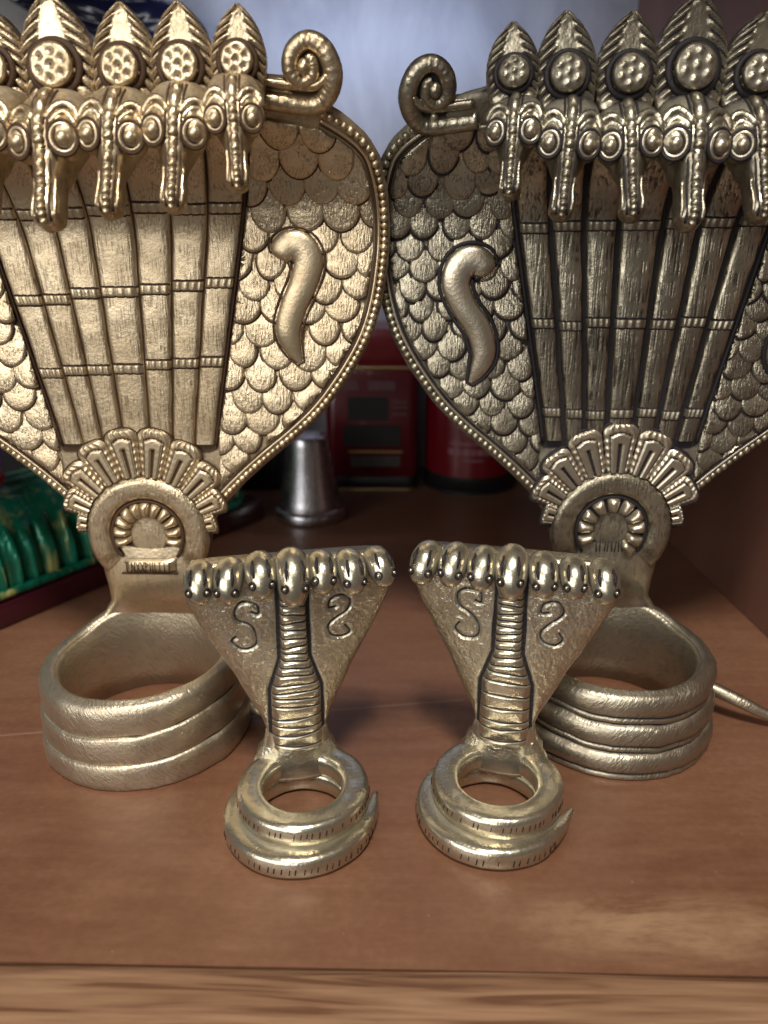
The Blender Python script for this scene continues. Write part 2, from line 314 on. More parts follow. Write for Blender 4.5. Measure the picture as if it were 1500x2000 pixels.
def make_head(k, side, pre):
    """one serpent head with its long hanging snout; origin between the eyes"""
    path = [(-0.036, 0.0065), (-0.024, 0.0085), (-0.0145, 0.0085), (-0.0090, 0.0045), (-0.0065, -0.001), (-0.0045, -0.006), (-0.002, -0.0095), (0.0000, -0.014), (0.0025, -0.0185), (0.004, -0.0215), (0.0049, -0.0233)]
    ra = [0.0075, 0.0080, 0.0092, 0.0100, 0.0098, 0.0062, 0.0041, 0.0037, 0.0041, 0.0039, 0.0018]
    rb = [0.0060, 0.0060, 0.0060, 0.0074, 0.0084, 0.0074, 0.0062, 0.0054, 0.0050, 0.0042, 0.0020]
    D = catmull([(f, z, a, b) for (f, z), a, b in zip(path, ra, rb)], 44)
    T = np.gradient(D[:, :2], axis=0); T /= np.linalg.norm(T, axis=1)[:, None]; N = np.stack([-T[:, 1], T[:, 0]], 1)   # front normal (fwd,z)
    N = np.where((N[:, :1] * 0 + 1) > 0, N, N)
    if N[25, 0] < 0: N = -N
    def surf(i, x, extra=0.0):
        f, z, a, b = D[i]; q = b * math.sqrt(max(0, 1 - min(1, (x / a) ** 2))) + extra
        return (x, -(f + N[i, 0] * q), z + N[i, 1] * q)
    mb = MB(); seg = 22; ph = np.arange(seg) * 2 * PI / seg; G = []; PT = []
    for i in range(len(D)):
        f, z, a, b = D[i]; row = []
        for p in ph:
            c, s_ = math.cos(p), math.sin(p); c = math.copysign(abs(c) ** 0.85, c); s_ = math.copysign(abs(s_) ** 0.85, s_)
            row.append((a * c, -(f + N[i, 0] * b * s_), z + N[i, 1] * b * s_))
        G.append(row); PT.append([(0.75 if pre == 'R' else 0.5) * float(1 - sst(i, 9, 15))] * seg)
    mb.grid(G, PT, cv=True, cap=True)
    for sx in (-1, 1):           # the bulging sockets, brow folds and jaw
        mb.ball((sx * 0.0058, 0.0030, -0.0004), (0.0050, 0.0052, 0.0058), 16, 10)
        for R, zz in ((0.0046, 0.0012), (0.0060, 0.0022)):
            a = np.linspace(0.15, PI - 0.35, 10); a = a if sx > 0 else PI - a
            pts = [(sx * 0.0058 + R * 0.70 * math.cos(t), -0.0006 + 0.0026 * (R / 0.005) * abs(math.cos(t)) * (1 if math.cos(t) * sx > 0 else 0.2) + 0.0042 * max(0, math.sin(t)) ** 2 * (R / 0.0064), zz + R * math.sin(t)) for t in a]
            mb.tube(pts, 0.0012, 8)
            if R < 0.0065: mb.tube([(x * 1.0, y - 0.0001, z + 0.0007) for x, y, z in pts], 0.0006, 6, p=1.0)
        # curled lip at the snout tip
        mb.ball((sx * 0.0021, -0.0056, -0.0200), (0.0016, 0.0018, 0.0016), 10, 6)
        mb.ball((sx * 0.0027, -0.0040, -0.0168), (0.0013, 0.0020, 0.0020), 8, 6)
        mb.tube([surf(i, sx * 0.0030, 0.0001) for i in range(28, 40)], 0.0006, 6, p=0.0)
    mb.V = [(x + 0.0004 * nz(x, y, z, 260), y + 0.0005 * nz(x, y, z + 3, 260), z + 0.0004 * nz(x, y + 5, z, 260)) for x, y, z in mb.V]
    h = mb.build('snake_head', pre + 'head', None)
    r = MB(); idx = list(range(10, 43)); pts = [surf(i, 0, 0.0002) for i in idx]
    P2 = catmull(pts, 120); bead = np.abs(np.sin(np.arange(120) * PI / 120 * 15))
    taper = np.interp(np.arange(120), [0, 40, 119], [1.15, 1.0, 0.72])
    r.tube(P2, np.stack([(0.00135 + 0.0003 * bead) * taper, 0.0007 + 0.0008 * bead], 1), 8, p=list(0.55 * (1 - bead) ** 2), ref=(0, 1, 0.2))
    ridge = r.build('snout_ridge', pre + 'head', h)
    g = MB()
    for sx in (-1, 1): g.tube([surf(i, sx * 0.0023 * np.interp(i, [10, 42], [1.1, 0.75]), 0.00005) for i in range(10, 42)], 0.00042, 6, p=1.0)
    g.build('snout_groove', pre + 'plate', h)
    for sx in (-1, 1):
        e = MB(); n = Vector((sx * 0.34, -0.93, 0.0)).normalized(); c = Vector((sx * 0.0063, -0.0012, -0.0008))
        e.ball(c, 0.0020, 14, 9); q = n.to_track_quat('Z', 'Y')
        for R, rr, pt in ((0.0031, 0.0006, 0.0), (0.0024, 0.0005, 1.0), (0.0039, 0.0005, 1.0)):
            e.tube([c + q @ Vector((R * math.cos(a), R * 1.12 * math.sin(a), -0.0002)) for a in np.arange(20) * 2 * PI / 20], rr, 6, p=pt, ref=tuple(n), closed=True)
        e.build('eye', pre + 'smooth', h)
    return h

def make_crest(pre, bumps):
    """leaf-shaped crest with feathered ribs; origin at its base, front face towards -y"""
    mb = MB(); ns, n_t = 33, 49; Wd, Hh = 0.0096, 0.0275; G = []; PT = []
    for j in range(n_t):
        t = j / (n_t - 1)
        hw = Wd * (0.86 + 0.14 * math.sin(min(t / 0.42, 1) * PI / 2)) if t < 0.42 else Wd * max(0.02, math.cos((t - 0.42) / 0.58 * PI / 2)) ** 0.60
        row = []; pr = []
        for i in range(ns):
            s = -1 + 2 * i / (ns - 1); a = abs(s)
            ridge = math.sin(2 * PI * (t * 9.0 + a * 0.5 + 1.2 * a * a))
            amp = sst(a, 0.34, 0.52) * (1 - sst(a, 0.93, 1.0)) * sst(t, 0.05, 0.2)
            if t > 0.86: amp = max(amp, 0.5 * sst(t, 0.86, 0.94) * (1 - sst(a, 0.9, 1)))
            y = -0.0018 * (1 - a ** 7) - 0.0009 * float(amp) * ridge
            row.append((s * hw, y, t * Hh)); pr.append(min(1, float(amp) * max(0, -ridge - 0.05) * 1.35))
        row = [(row[0][0], 0.0052, row[0][2])] + row + [(row[-1][0], 0.0052, row[-1][2])]; pr = [0.3] + pr + [0.3]
        G.append(row); PT.append(pr)
    mb.grid(G, PT, cv=True, cap=True)
    c = mb.build('crest', pre + 'head', None)
    md = MB(); R = 0.0057; nr, na = 18, 40; G = []; PT = []
    dots = [(0, 0)] + [(0.0034 * math.cos(a), 0.0034 * math.sin(a)) for a in np.arange(6) * PI / 3 + 0.4]
    for i in range(nr):
        rho = 0.03 + 0.97 * i / (nr - 1); row = []; pr = []
        for k in range(na):
            a = k * 2 * PI / na; x, z = R * rho * math.cos(a), R * rho * math.sin(a); h = 0.0017 * (1 - rho ** 6) ** 0.5 if rho < 1 else -0.002
            q = sum(math.exp(-((x - dx) ** 2 + (z - dz) ** 2) / 0.0011 ** 2) for dx, dz in dots); q = min(q, 1)
            h += (0.0008 if bumps else -0.0009) * q
            row.append((x, -0.0046 - h, 0.0098 + z)); pr.append((0.55 * (1 - sst(q, 0.15, 0.5)) if bumps else 0.8 * q ** 2) * (rho < 0.85))
        G.append(row); PT.append(pr)
    md.grid(G, PT, cv=True, cap=True)
    md.tube([(0.0064 * math.cos(a), -0.0024, 0.0098 + 0.0064 * math.sin(a)) for a in np.arange(32) * 2 * PI / 32], (0.0011), 8, p=1.0, ref=(0, -1, 0), closed=True)
    md.build('medallion', pre + 'head', c)
    return c
def copy_tree(o, parent=None):
    c = o.copy(); COL.objects.link(c); c.parent = parent
    for ch in list(o.children): copy_tree(ch, c)
    return c

def large_statue(loc, pre, cfg, label):
    root = empty('serpent_statue', loc, cfg.get('rz', 0)); tag(root, label, 'statue', 'pair of large serpent hoods')
    rnd = random.Random(cfg['seed'])
    # --- plate: hood and neck in one piece
    zz = np.concatenate([np.linspace(0.0285, 0.085, 36), np.linspace(0.087, 0.2445, 70)]); ns = 29; G = []; PT = []
    for z in zz:
        U = float(U_of(z)); s = np.linspace(-1, 1, ns); u = s * U
        th = 0.010 if z < 0.07 else 0.010 - 0.0045 * float(sst(z, 0.07, 0.10))
        hh = -0.0016 * np.abs(s) ** 24 + (0.0030 * (1 - s * s) * (1 - sst(z, 0.060, 0.085)) * sst(z, 0.034, 0.05))
        fr = S(u, np.full(ns, z), hh); bk = S(u[::-1] * 0.985, np.full(ns, z), np.full(ns, -th) + 0.002 * np.abs(s[::-1]) ** 8)
        G.append(np.vstack([fr, bk]))
        inner = (np.abs(u) < float(slat_half(z)) + 0.002) & (z > 0.115)
        p = np.where(inner, 1.0, 0.0) + (0.45 if z > 0.10 else 0.0) * (~inner); PT.append(np.concatenate([p, np.zeros(ns) + 0.2]))
    MB().grid(G, PT, cv=True, cap=True).build('hood_plate', pre + 'plate', root)
    # --- belly slats with their bands
    wd = np.array([60, 59, 62, 78, 65, 64, 60], float); wd /= wd.sum(); ed = np.concatenate([[0], np.cumsum(wd)]) * 2 - 1
    for i in range(7):
        n_z, ncr = 64, 13; zs = np.linspace(0.119, 0.2415, n_z); G = []; PT = []
        gap = cfg['gap']; ph = rnd.random() * 50
        for z in zs:
            H2 = float(slat_half(z)); a = ed[i] * H2 + gap / 2 + 0.00035 * nz(z, ph, 0, 90); b = ed[i + 1] * H2 - gap / 2 + 0.00035 * nz(z, ph, 5, 90)
            s = np.array([-1, -0.985, -0.94, -0.85, -0.65, -0.3, 0, 0.3, 0.65, 0.85, 0.94, 0.985, 1]); h = cfg['slat_h'] * (1 - np.abs(s) ** 14) * (0.86 + 0.14 * (1 - s * s)) + 0.0002 * nz(z, ph, 9, 120)
            h[0] = h[-1] = -0.0006
            G.append(S(a + (b - a) * (s + 1) / 2, np.full(ncr, z), h)); PT.append(1.0 * (np.abs(s) > 0.99))
        mb = MB().grid(G, PT)
        sl = mb.build('belly_slat', pre + 'slat', root, center=True)
        for (z0, slope) in cfg['bands']:
            zc = z0 + slope * (ed[i] + ed[i + 1]) / 2 * 0.04 + rnd.uniform(-0.0007, 0.0007); bh = 0.0024
            if zc < 0.124: continue
            bmb = MB(); n1, n2 = 25, 9; G = []; PT = []
            for j in range(n2):
                q = -1 + 2 * j / (n2 - 1); z = zc + q * bh; H2 = float(slat_half(z)); a = ed[i] * H2 + gap / 2 - 0.0001; b = ed[i + 1] * H2 - gap / 2 + 0.0001
                s = np.linspace(-1, 1, n1); lat = np.abs(np.sin((s + 1) * PI * 2.0 + ph)) if abs(q) < 0.85 else np.zeros(n1)
                e = (1 - abs(q) ** 4); hv = cfg['slat_h'] * 0.90 * (1 - np.abs(s) ** 8) + 0.0009 * e * (0.35 + 0.65 * lat)
                if abs(q) > 0.95: hv = cfg['slat_h'] * 0.86 * (1 - np.abs(s) ** 8) + 0.0001
                hv[0] = hv[-1] = -0.0004
                G.append(S(a + (b - a) * (s + 1) / 2, np.full(n1, z), hv)); PT.append(np.where(abs(q) > 0.7, 0.95, 0.6 * (1 - lat) ** 2))
            ob = bmb.grid(G, PT).build('band', pre + 'plate', root, center=True)
            ob.parent = sl; ob.location = ob.location - sl.location
    # --- scales
    for sd in (-1, 1):
        pw, row = cfg['pitch']; r_i = 0; z = 0.2345
        while z > 0.096:
            u = 0.026 + (r_i % 2) * pw / 2
            while u < 0.106:
                cu, cz = u + rnd.uniform(-0.0011, 0.0011), z + rnd.uniform(-0.0009, 0.0009); u += pw
                if not in_poly((cu, cz), REG):
                    q = nearest_on(REGC, np.array((cu, cz)))
                    if np.hypot(*(q - (cu, cz))) > pw * 0.26: continue
                make_scale(root, pre, sd, cu, cz, pw * rnd.uniform(0.88, 1.14), row * rnd.uniform(0.92, 1.10), rnd, cfg)
            z -= row; r_i += 1
    # --- beaded rim and its engraved line
    for sd in (-1, 1):
        pl = inset_outline(0.0022); seg = np.concatenate([[0], np.cumsum(np.hypot(*np.diff(pl, axis=0).T))]); n = int(seg[-1] / cfg['bead']); mb = MB()
        tt = np.linspace(0, seg[-1], n); bu = np.interp(tt, seg, pl[:, 0]); bz = np.interp(tt, seg, pl[:, 1])
        for a, b in zip(bu, bz):
            mb.ball(S(sd * a, b, -0.0004), np.array((1, 1, 1)) * cfg['bead'] * 0.58 * rnd.uniform(0.80, 1.15), 8, 5)
        o = mb.build('bead_border', pre + 'plate', root); tag(o, kind='stuff')
        g = inset_outline(0.0050); MB().tube(S(sd * g[:, 0], g[:, 1], 0.0004), 0.00055, 6, p=1.0).build('rim_groove', pre + 'plate', root)
        g = inset_outline(0.0042); MB().tube(S(sd * g[:, 0], g[:, 1], 0.0003), 0.0007, 6).build('rim_ridge', pre + 'smooth', root)
        g = np.array([(slat_half(z) + 0.0005, z) for z in np.linspace(0.118, 0.240, 40)]); MB().tube(S(sd * g[:, 0], g[:, 1], 0.0007), 0.00025 + 0.3 * cfg['gap'], 6, p=1.0).build('panel_groove', pre + 'plate', root)
    # --- paisley ornaments
    pz = catmull(cfg['paisley'], 40)
    for sd in (-1, 1):
        mb = MB(); T = np.gradient(pz[:, :2], axis=0); T /= np.linalg.norm(T, axis=1)[:, None]; N = np.stack([-T[:, 1], T[:, 0]], 1)
        G = []
        fan = np.linspace(-1, 1, 15)
        r = pz[:, 2].copy(); k0 = 5
        r[:k0] *= np.sqrt(1 - (1 - np.linspace(0.12, 1, k0)) ** 2)
        for i in range(len(pz)):
            uu = pz[i, 0] + N[i, 0] * r[i] * fan; zv = pz[i, 1] + N[i, 1] * r[i] * fan
            hv = 0.0020 + min(0.0030, r[i] * 0.6) * np.sqrt(np.clip(1 - fan ** 2, 0, 1)); hv[0] = hv[-1] = -0.001
            G.append(S(sd * uu, zv, hv))
        mb.grid(G, 0.0, cap=False)
        po = mb.build('paisley_ornament', pre + 'smooth', root, center=True)
        gm = MB(); lo = [(pz[i, 0] + N[i, 0] * (r[i] + 0.0004), pz[i, 1] + N[i, 1] * (r[i] + 0.0004)) for i in range(1, len(pz))]
        hi = [(pz[i, 0] - N[i, 0] * (r[i] + 0.0004), pz[i, 1] - N[i, 1] * (r[i] + 0.0004)) for i in range(1, len(pz))]
        ring = np.array(lo + hi[::-1]); gm.tube(S(sd * ring[:, 0], ring[:, 1], 0.0024), cfg['gap'] * 0.26 + 0.0003, 6, p=1.0, closed=True)
        go = gm.build('paisley_outline', pre + 'plate', root, center=True); go.parent = po; go.location = go.location - po.location
    # --- petals fanned over the arch
    AC = 0.0800
    for (deg, ln) in cfg['petals']:
        a0 = math.radians(deg); n_t, ns2 = 36, 25; G = []; PT = []; r0 = 0.0256
        ha = math.radians(cfg['petal_half'])
        for j in range(n_t):
            t = j / (n_t - 1); r = r0 + (ln - 0.0012) * t
            hw = r * math.sin(ha) * 1.02
            if t > 0.76: hw *= math.sqrt(max(0.0, 1 - ((t - 0.76) / 0.24) ** 2)) * 0.97 + 0.03
            s = np.linspace(-1, 1, ns2); ab = np.abs(s); x = s * hw
            tq = np.clip((t - 0.0) / 0.72, 0, 1.3)
            tongue = (ab < 0.52) & (t < 0.78 - 0.25 * ab * ab); slit = (ab < 0.11) & (t < 0.58)
            edge = (1 - ab ** 6) * (1 - sst(t, 0.93, 1.0))
            h = 0.0010 + 0.0020 * edge
            rope = np.sin(t * 44) if t < 0.72 else np.sin(s * 16 + t * 20)
            rim = (ab > 0.60) | (t > 0.82 - 0.2 * ab * ab)
            h = h + np.where(rim, 0.00035 * rope * edge, 0) + np.where(tongue, 0.0005, 0) - np.where(slit, 0.0013, 0) - np.where(~rim & ~tongue, 0.0010, 0)
            p = np.where(~rim & ~tongue, 0.95, 0) + np.where(slit, 0.95, 0) + np.where(rim, 0.45 * np.clip(-rope, 0, 1), 0) + np.where(ab > 0.97, 0.8, 0)
            h[0] = h[-1] = 0.0004
            u = r * math.sin(a0) + x * math.cos(a0); z = AC + r * math.cos(a0) - x * math.sin(a0)
            G.append(S(u, z, h)); PT.append(np.clip(p, 0, 1))
        mb = MB().grid(G, PT)
        pe = mb.build('petal', pre + 'smooth', root, center=True)
        # engraved outline round the tip
        rim = np.array([g[0] for g in G[int(n_t * 0.35):]] + [g[-1] for g in G[int(n_t * 0.35):]][::-1]); rim[:, 1] -= 0.0008
        go = MB().tube(rim, 0.0003 + 0.3 * cfg['gap'], 6, p=1.0).build('petal_outline', pre + 'plate', root, center=True); go.parent = pe; go.location = go.location - pe.location
    # --- horseshoe arch with the sunburst inside
    aa = np.radians(np.linspace(-128, 128, 72)); G = []; PT = []
    for a in aa:
        q = np.linspace(0, 1, 13); r = 0.0150 + (0.0262 - 0.0150) * q; e = np.abs(2 * q - 1)
        fade = float(1 - 0.5 * sst(abs(a), 1.9, 2.23)); h = (0.0042 * (1 - e ** 5)) * fade; h[0] = h[-1] = -0.0004
        zc = AC + r * np.cos(a) * np.where(np.cos(a) < 0, 1.12, 1.0)
        G.append(S(r * np.sin(a), zc, h)); PT.append(np.where(e > 0.97, 0.9, 0))
    MB().grid(G, PT).build('arch', pre + 'scale', root, center=True)
    g = [(0.0268 * math.sin(a), AC + 0.0268 * math.cos(a)) for a in np.radians(np.linspace(-88, 88, 50))]; g = np.array(g)
    MB().tube(S(g[:, 0], g[:, 1], 0.0016), 0.0009, 6, p=1.0).build('arch_outline', pre + 'plate', root)
    g = np.array([(0.0148 * math.sin(a), AC + 0.0148 * math.cos(a) * (1.12 if math.cos(a) < 0 else 1)) for a in np.radians(np.linspace(-128, 128, 50))])
    MB().tube(S(g[:, 0], g[:, 1], 0.0022), 0.0008, 6, p=1.0).build('arch_outline', pre + 'plate', root)
    bk = MB(); G = []; PT = []
    for rho in np.linspace(0.04, 1, 8):
        a = np.arange(40) * 2 * PI / 40; h = 0.0018 * (1 - 0.6 * rho)
        G.append(S(0.0144 * rho * np.sin(a), AC + 0.0144 * rho * np.cos(a) - (np.cos(a) < 0) * 0.003 * rho, h)); PT.append(np.full(40, 0.35 + 0.65 * (rho > 0.55)))
    em = bk.grid(G, PT, cv=True, cap=True).build('sunburst_emblem', pre + 'scale', root, center=True)
    for deg in cfg['rays']:
        a0 = math.radians(deg); G = []; PT = []
        for t in np.linspace(0, 1, 9):
            r = 0.0074 + 0.0072 * t; hw = r * math.sin(math.radians(cfg['ray_half'])); s = np.linspace(-1, 1, 9)
            h = 0.0016 + 0.0034 * np.sqrt(np.clip(1 - s ** 2, 0, 1)) * (1 - abs(2 * t - 1) ** 5)
            G.append(S(r * math.sin(a0) + s * hw * math.cos(a0), AC + r * math.cos(a0) * (1.12 if math.cos(a0) < 0 else 1) - s * hw * math.sin(a0), h)); PT.append(0.5 * (np.abs(s) > 0.95))
        ro = MB().grid(G, PT).build('ray', pre + 'smooth', root, center=True); ro.parent = em; ro.location = ro.location - em.location
    # base bar with scratched strokes
    if cfg['bar']:
        G = []; zb = 0.0662
        for q in np.linspace(-1, 1, 7): s = np.linspace(-1, 1, 15); G.append(S(s * 0.0108, np.full(15, zb + q * 0.0030), 0.0030 + 0.0022 * (1 - abs(q) ** 6) * (1 - np.abs(s) ** 10)))
        bar = MB().grid(G).build('emblem_base', pre + 'smooth', root, center=True)
        st = MB(); X = -0.0095
        strokes = [((0, 0, 0, 1), (-.4, 1, .4, 1)), ((0, 0, 0, 1), (0, 1, .8, 0), (.8, 0, .8, 1)), ((0, 0, .9, 1), (0, 1, .9, 0)), ((0, 0, .9, 1), (0, 1, .9, 0)), ((0, 0, 0, 1), (0, 1, .7, .8), (.7, .8, 0, .45)),
                   ((0, 0, 0, 1), (0, 0, .6, 0), (.6, 0, .6, 1)), ((0, 0, 0, 1),), ((0, 0, 0, 1), (-.3, 1, .4, 1)), ((0, 0, 0, 1),), ((0, 0, 0, 1), (0, 1, .6, 1), (0, .5, .5, .5))]
        for gl in strokes:
            for (x0, z0, x1, z1) in gl:
                A = S(X + x0 * 0.0017, zb - 0.0022 + z0 * 0.0044, 0.0053); B = S(X + x1 * 0.0017, zb - 0.0022 + z1 * 0.0044, 0.0053)
                st.tube([A, B], 0.00022, 5, p=1.0, ref=(0.3, 1, 0.2))
            X += 0.0020
        so = st.build('scratched_strokes', pre + 'plate', root, center=True); so.parent = bar; so.location = so.location - bar.location; tag(so, kind='stuff')
        go = MB().tube(S(np.array([-0.0125, 0.0, 0.0115]), np.array([zb - 0.0036] * 3), 0.0034), 0.0006, 6, p=1.0).build('base_groove', pre + 'plate', root, center=True)
    else:
        st = MB()
        for i in range(8): st.tube([S(-0.0055 + i * 0.0016 + rnd.uniform(-.0004, .0004), 0.0700, 0.0031), S(-0.0055 + i * 0.0016 + rnd.uniform(-.0008, .0008), 0.0750, 0.0029)], 0.00025, 5, p=1.0, ref=(0.3, 1, 0.2))
        so = st.build('scratched_strokes', pre + 'plate', root, center=True); tag(so, kind='stuff')
    # --- volutes on the shoulders
    sp = catmull([(0.0605, 0.2405), (0.069, 0.2395), (0.078, 0.2390), (0.0825, 0.2420), (0.0842, 0.2475), (0.0815, 0.2535), (0.0765, 0.2557), (0.0720, 0.2530), (0.0708, 0.2480), (0.0740, 0.2447), (0.0778, 0.2465), (0.0780, 0.2500), (0.0762, 0.2510)], 90) + np.array(cfg['volute'])
    for sd in (-1, 1):
        mb = MB(); rr = np.interp(np.arange(90), [0, 25, 60, 89], [0.0030, 0.0032, 0.0026, 0.0014])
        bead = np.abs(np.sin(np.arange(90) * PI / 90 * 34)); mb.tube(S(sd * sp[:, 0], sp[:, 1], 0.0005), np.stack([rr, 0.0022 + 0.0006 * bead], 1), 10, p=list(0.5 * (1 - bead) ** 3), ref=(0, 1, 0))
        # inner smooth lip and the plate behind
        mb.tube(S(sd * (sp[2:24, 0] - 0.000), sp[2:24, 1] + 0.0046, 0.0), np.stack([np.full(22, 0.0015), np.full(22, 0.0024)], 1), 8)
        G = []
        for h in (-0.0050, -0.0044, -0.0005, 0.0):
            a = np.arange(36) * 2 * PI / 36; k = 1.0 if h in (-0.0044, -0.0005) else 0.93
            G.append(S(sd * (0.0766 + cfg['volute'][0] + 0.0084 * k * np.cos(a)), 0.2480 + cfg['volute'][1] + 0.0092 * k * np.sin(a), h))
        mb.grid(G, 0.85, cv=True, cap=True)
        G = []
        for h in (-0.0046, -0.0042, -0.0008, -0.0003):
            k = 1.0 if h in (-0.0042, -0.0008) else 0.94
            q = np.array([(0.0585, 0.2365), (0.070, 0.2362), (0.080, 0.2360), (0.0835, 0.240), (0.080, 0.2465), (0.069, 0.2455), (0.0585, 0.2465)]) + np.array(cfg['volute']); c = q.mean(0); q = c + (q - c) * k
            G.append(S(sd * q[:, 0], q[:, 1], h))
        mb.grid(G, 0.2, cv=True, cap=True)
        mb.ball(S(sd * (0.0752 + cfg['volute'][0]), 0.2488 + cfg['volute'][1], 0.0012), (0.0022, 0.0022, 0.0026), 12, 8)
        mb.build('volute', pre + 'head', root, center=True)
    # --- heads and crests
    hp = make_head(1, 1, pre); cp = make_crest(pre, cfg['bumps'])
    for i in range(-3, 4):
        a = abs(i); k = (1.10, 1.0, 0.98, 0.88)[a]; u = (0, 0.0200, 0.0388, 0.0562)[a] * (1 if i > 0 else -1); dz = (0, 0.0012, 0.0024, 0.0050)[a] + cfg['head_dz'][a]
        h = hp if i == -3 else copy_tree(hp); h.parent = root
        h.location = (u, HY - cfg['head_fwd'] + (0, .001, .002, .004)[a], 0.2262 + dz); h.scale = (k * 0.98, k, k)
        h.rotation_euler = (rnd.uniform(-.07, .07), rnd.uniform(-.08, .08), math.radians(2.5 * i) + rnd.uniform(-.10, .10))
        c = cp if i == -3 else copy_tree(cp); c.parent = root
        kc = (1.16, 1.0, 0.98, 0.86)[a]
        c.location = (u * 0.985, HY - 0.0345, 0.2362 + dz * 0.6); c.scale = (kc * 1.02, 1, kc * rnd.uniform(0.96, 1.04)); c.rotation_euler = (math.radians(-4), rnd.uniform(-.04, .04) + 0.02 * i, math.radians(1.5 * i))
    # --- the wall of hood between and behind the crests
    G = []
    for z in np.linspace(0.234, 0.2515, 8):
        u = np.linspace(-0.0610, 0.0610, 61); bump = 0.0
        zt = z + 0 * u; zt = 0.234 + (z - 0.234) * (0.86 + 0.14 * np.cos(u / 0.0195 * 2 * PI))
        y0 = HY - 0.0300 + 0 * u; G.append(np.vstack([np.stack([u, y0, zt], 1), np.stack([u[::-1], y0 + 0.0125, zt[::-1]], 1)]))
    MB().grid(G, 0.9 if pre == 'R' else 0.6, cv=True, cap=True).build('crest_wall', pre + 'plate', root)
    # --- the coiled ring at the foot
    coil_ring(root, pre, cfg)
    return root

def make_scale(root, pre, sd, cu, cz, pw, row, rnd, cfg):
    na = 24; rhos = [0.03, 0.35, 0.62, 0.82, 0.93, 1.0, 1.03, cfg['line']]; hw = pw * 0.5; dn = row * 0.86; up = row * 1.05
    V = []; P = []; lift = cfg['scale_h'] * rnd.uniform(0.80, 1.15); tw = rnd.uniform(-0.24, 0.24)
    def shape(a):
        c, s = math.cos(a), math.sin(a)
        if s < 0: return hw * c, dn * s
        k = 1 / max(abs(c) / hw, abs(s) / up); return c * k, s * k
    for rho in rhos:
        for k in range(na):
            a = k * 2 * PI / na + 0.001; x, z = shape(a); low = max(0.0, -math.sin(a)); r = rho
            if rho > 1.0 and low < 0.02: r = 1.0
            x, z = x * r, z * r
            tilt = 0.5 - 0.5 * z / row                       # 0 under the row above, about 1 at the lower edge
            h = lift * tilt + lift * 0.20 * (1 - min(rho, 1) ** 2.4) * min(1.0, tilt * 1.6); p = 0.0
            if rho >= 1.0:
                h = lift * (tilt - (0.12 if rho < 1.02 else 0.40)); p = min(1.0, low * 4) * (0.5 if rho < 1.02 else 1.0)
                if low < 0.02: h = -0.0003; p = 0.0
            x, z = x - tw * z, z + tw * x
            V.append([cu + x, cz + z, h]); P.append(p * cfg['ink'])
    # keep the piece inside the scaled field
    for v in V:
        if not in_poly((v[0], v[1]), REG):
            q = nearest_on(REGC, np.array(v[:2])); v[0], v[1] = q; v[2] = min(v[2], lift * 0.5)
    V = np.array(V); X = S(sd * V[:, 0], V[:, 1], V[:, 2])
    MB().grid(X.reshape(len(rhos), na, 3), np.array(P).reshape(len(rhos), na), cv=True, cap=False).build('scale', pre + 'scale', root, center=True)

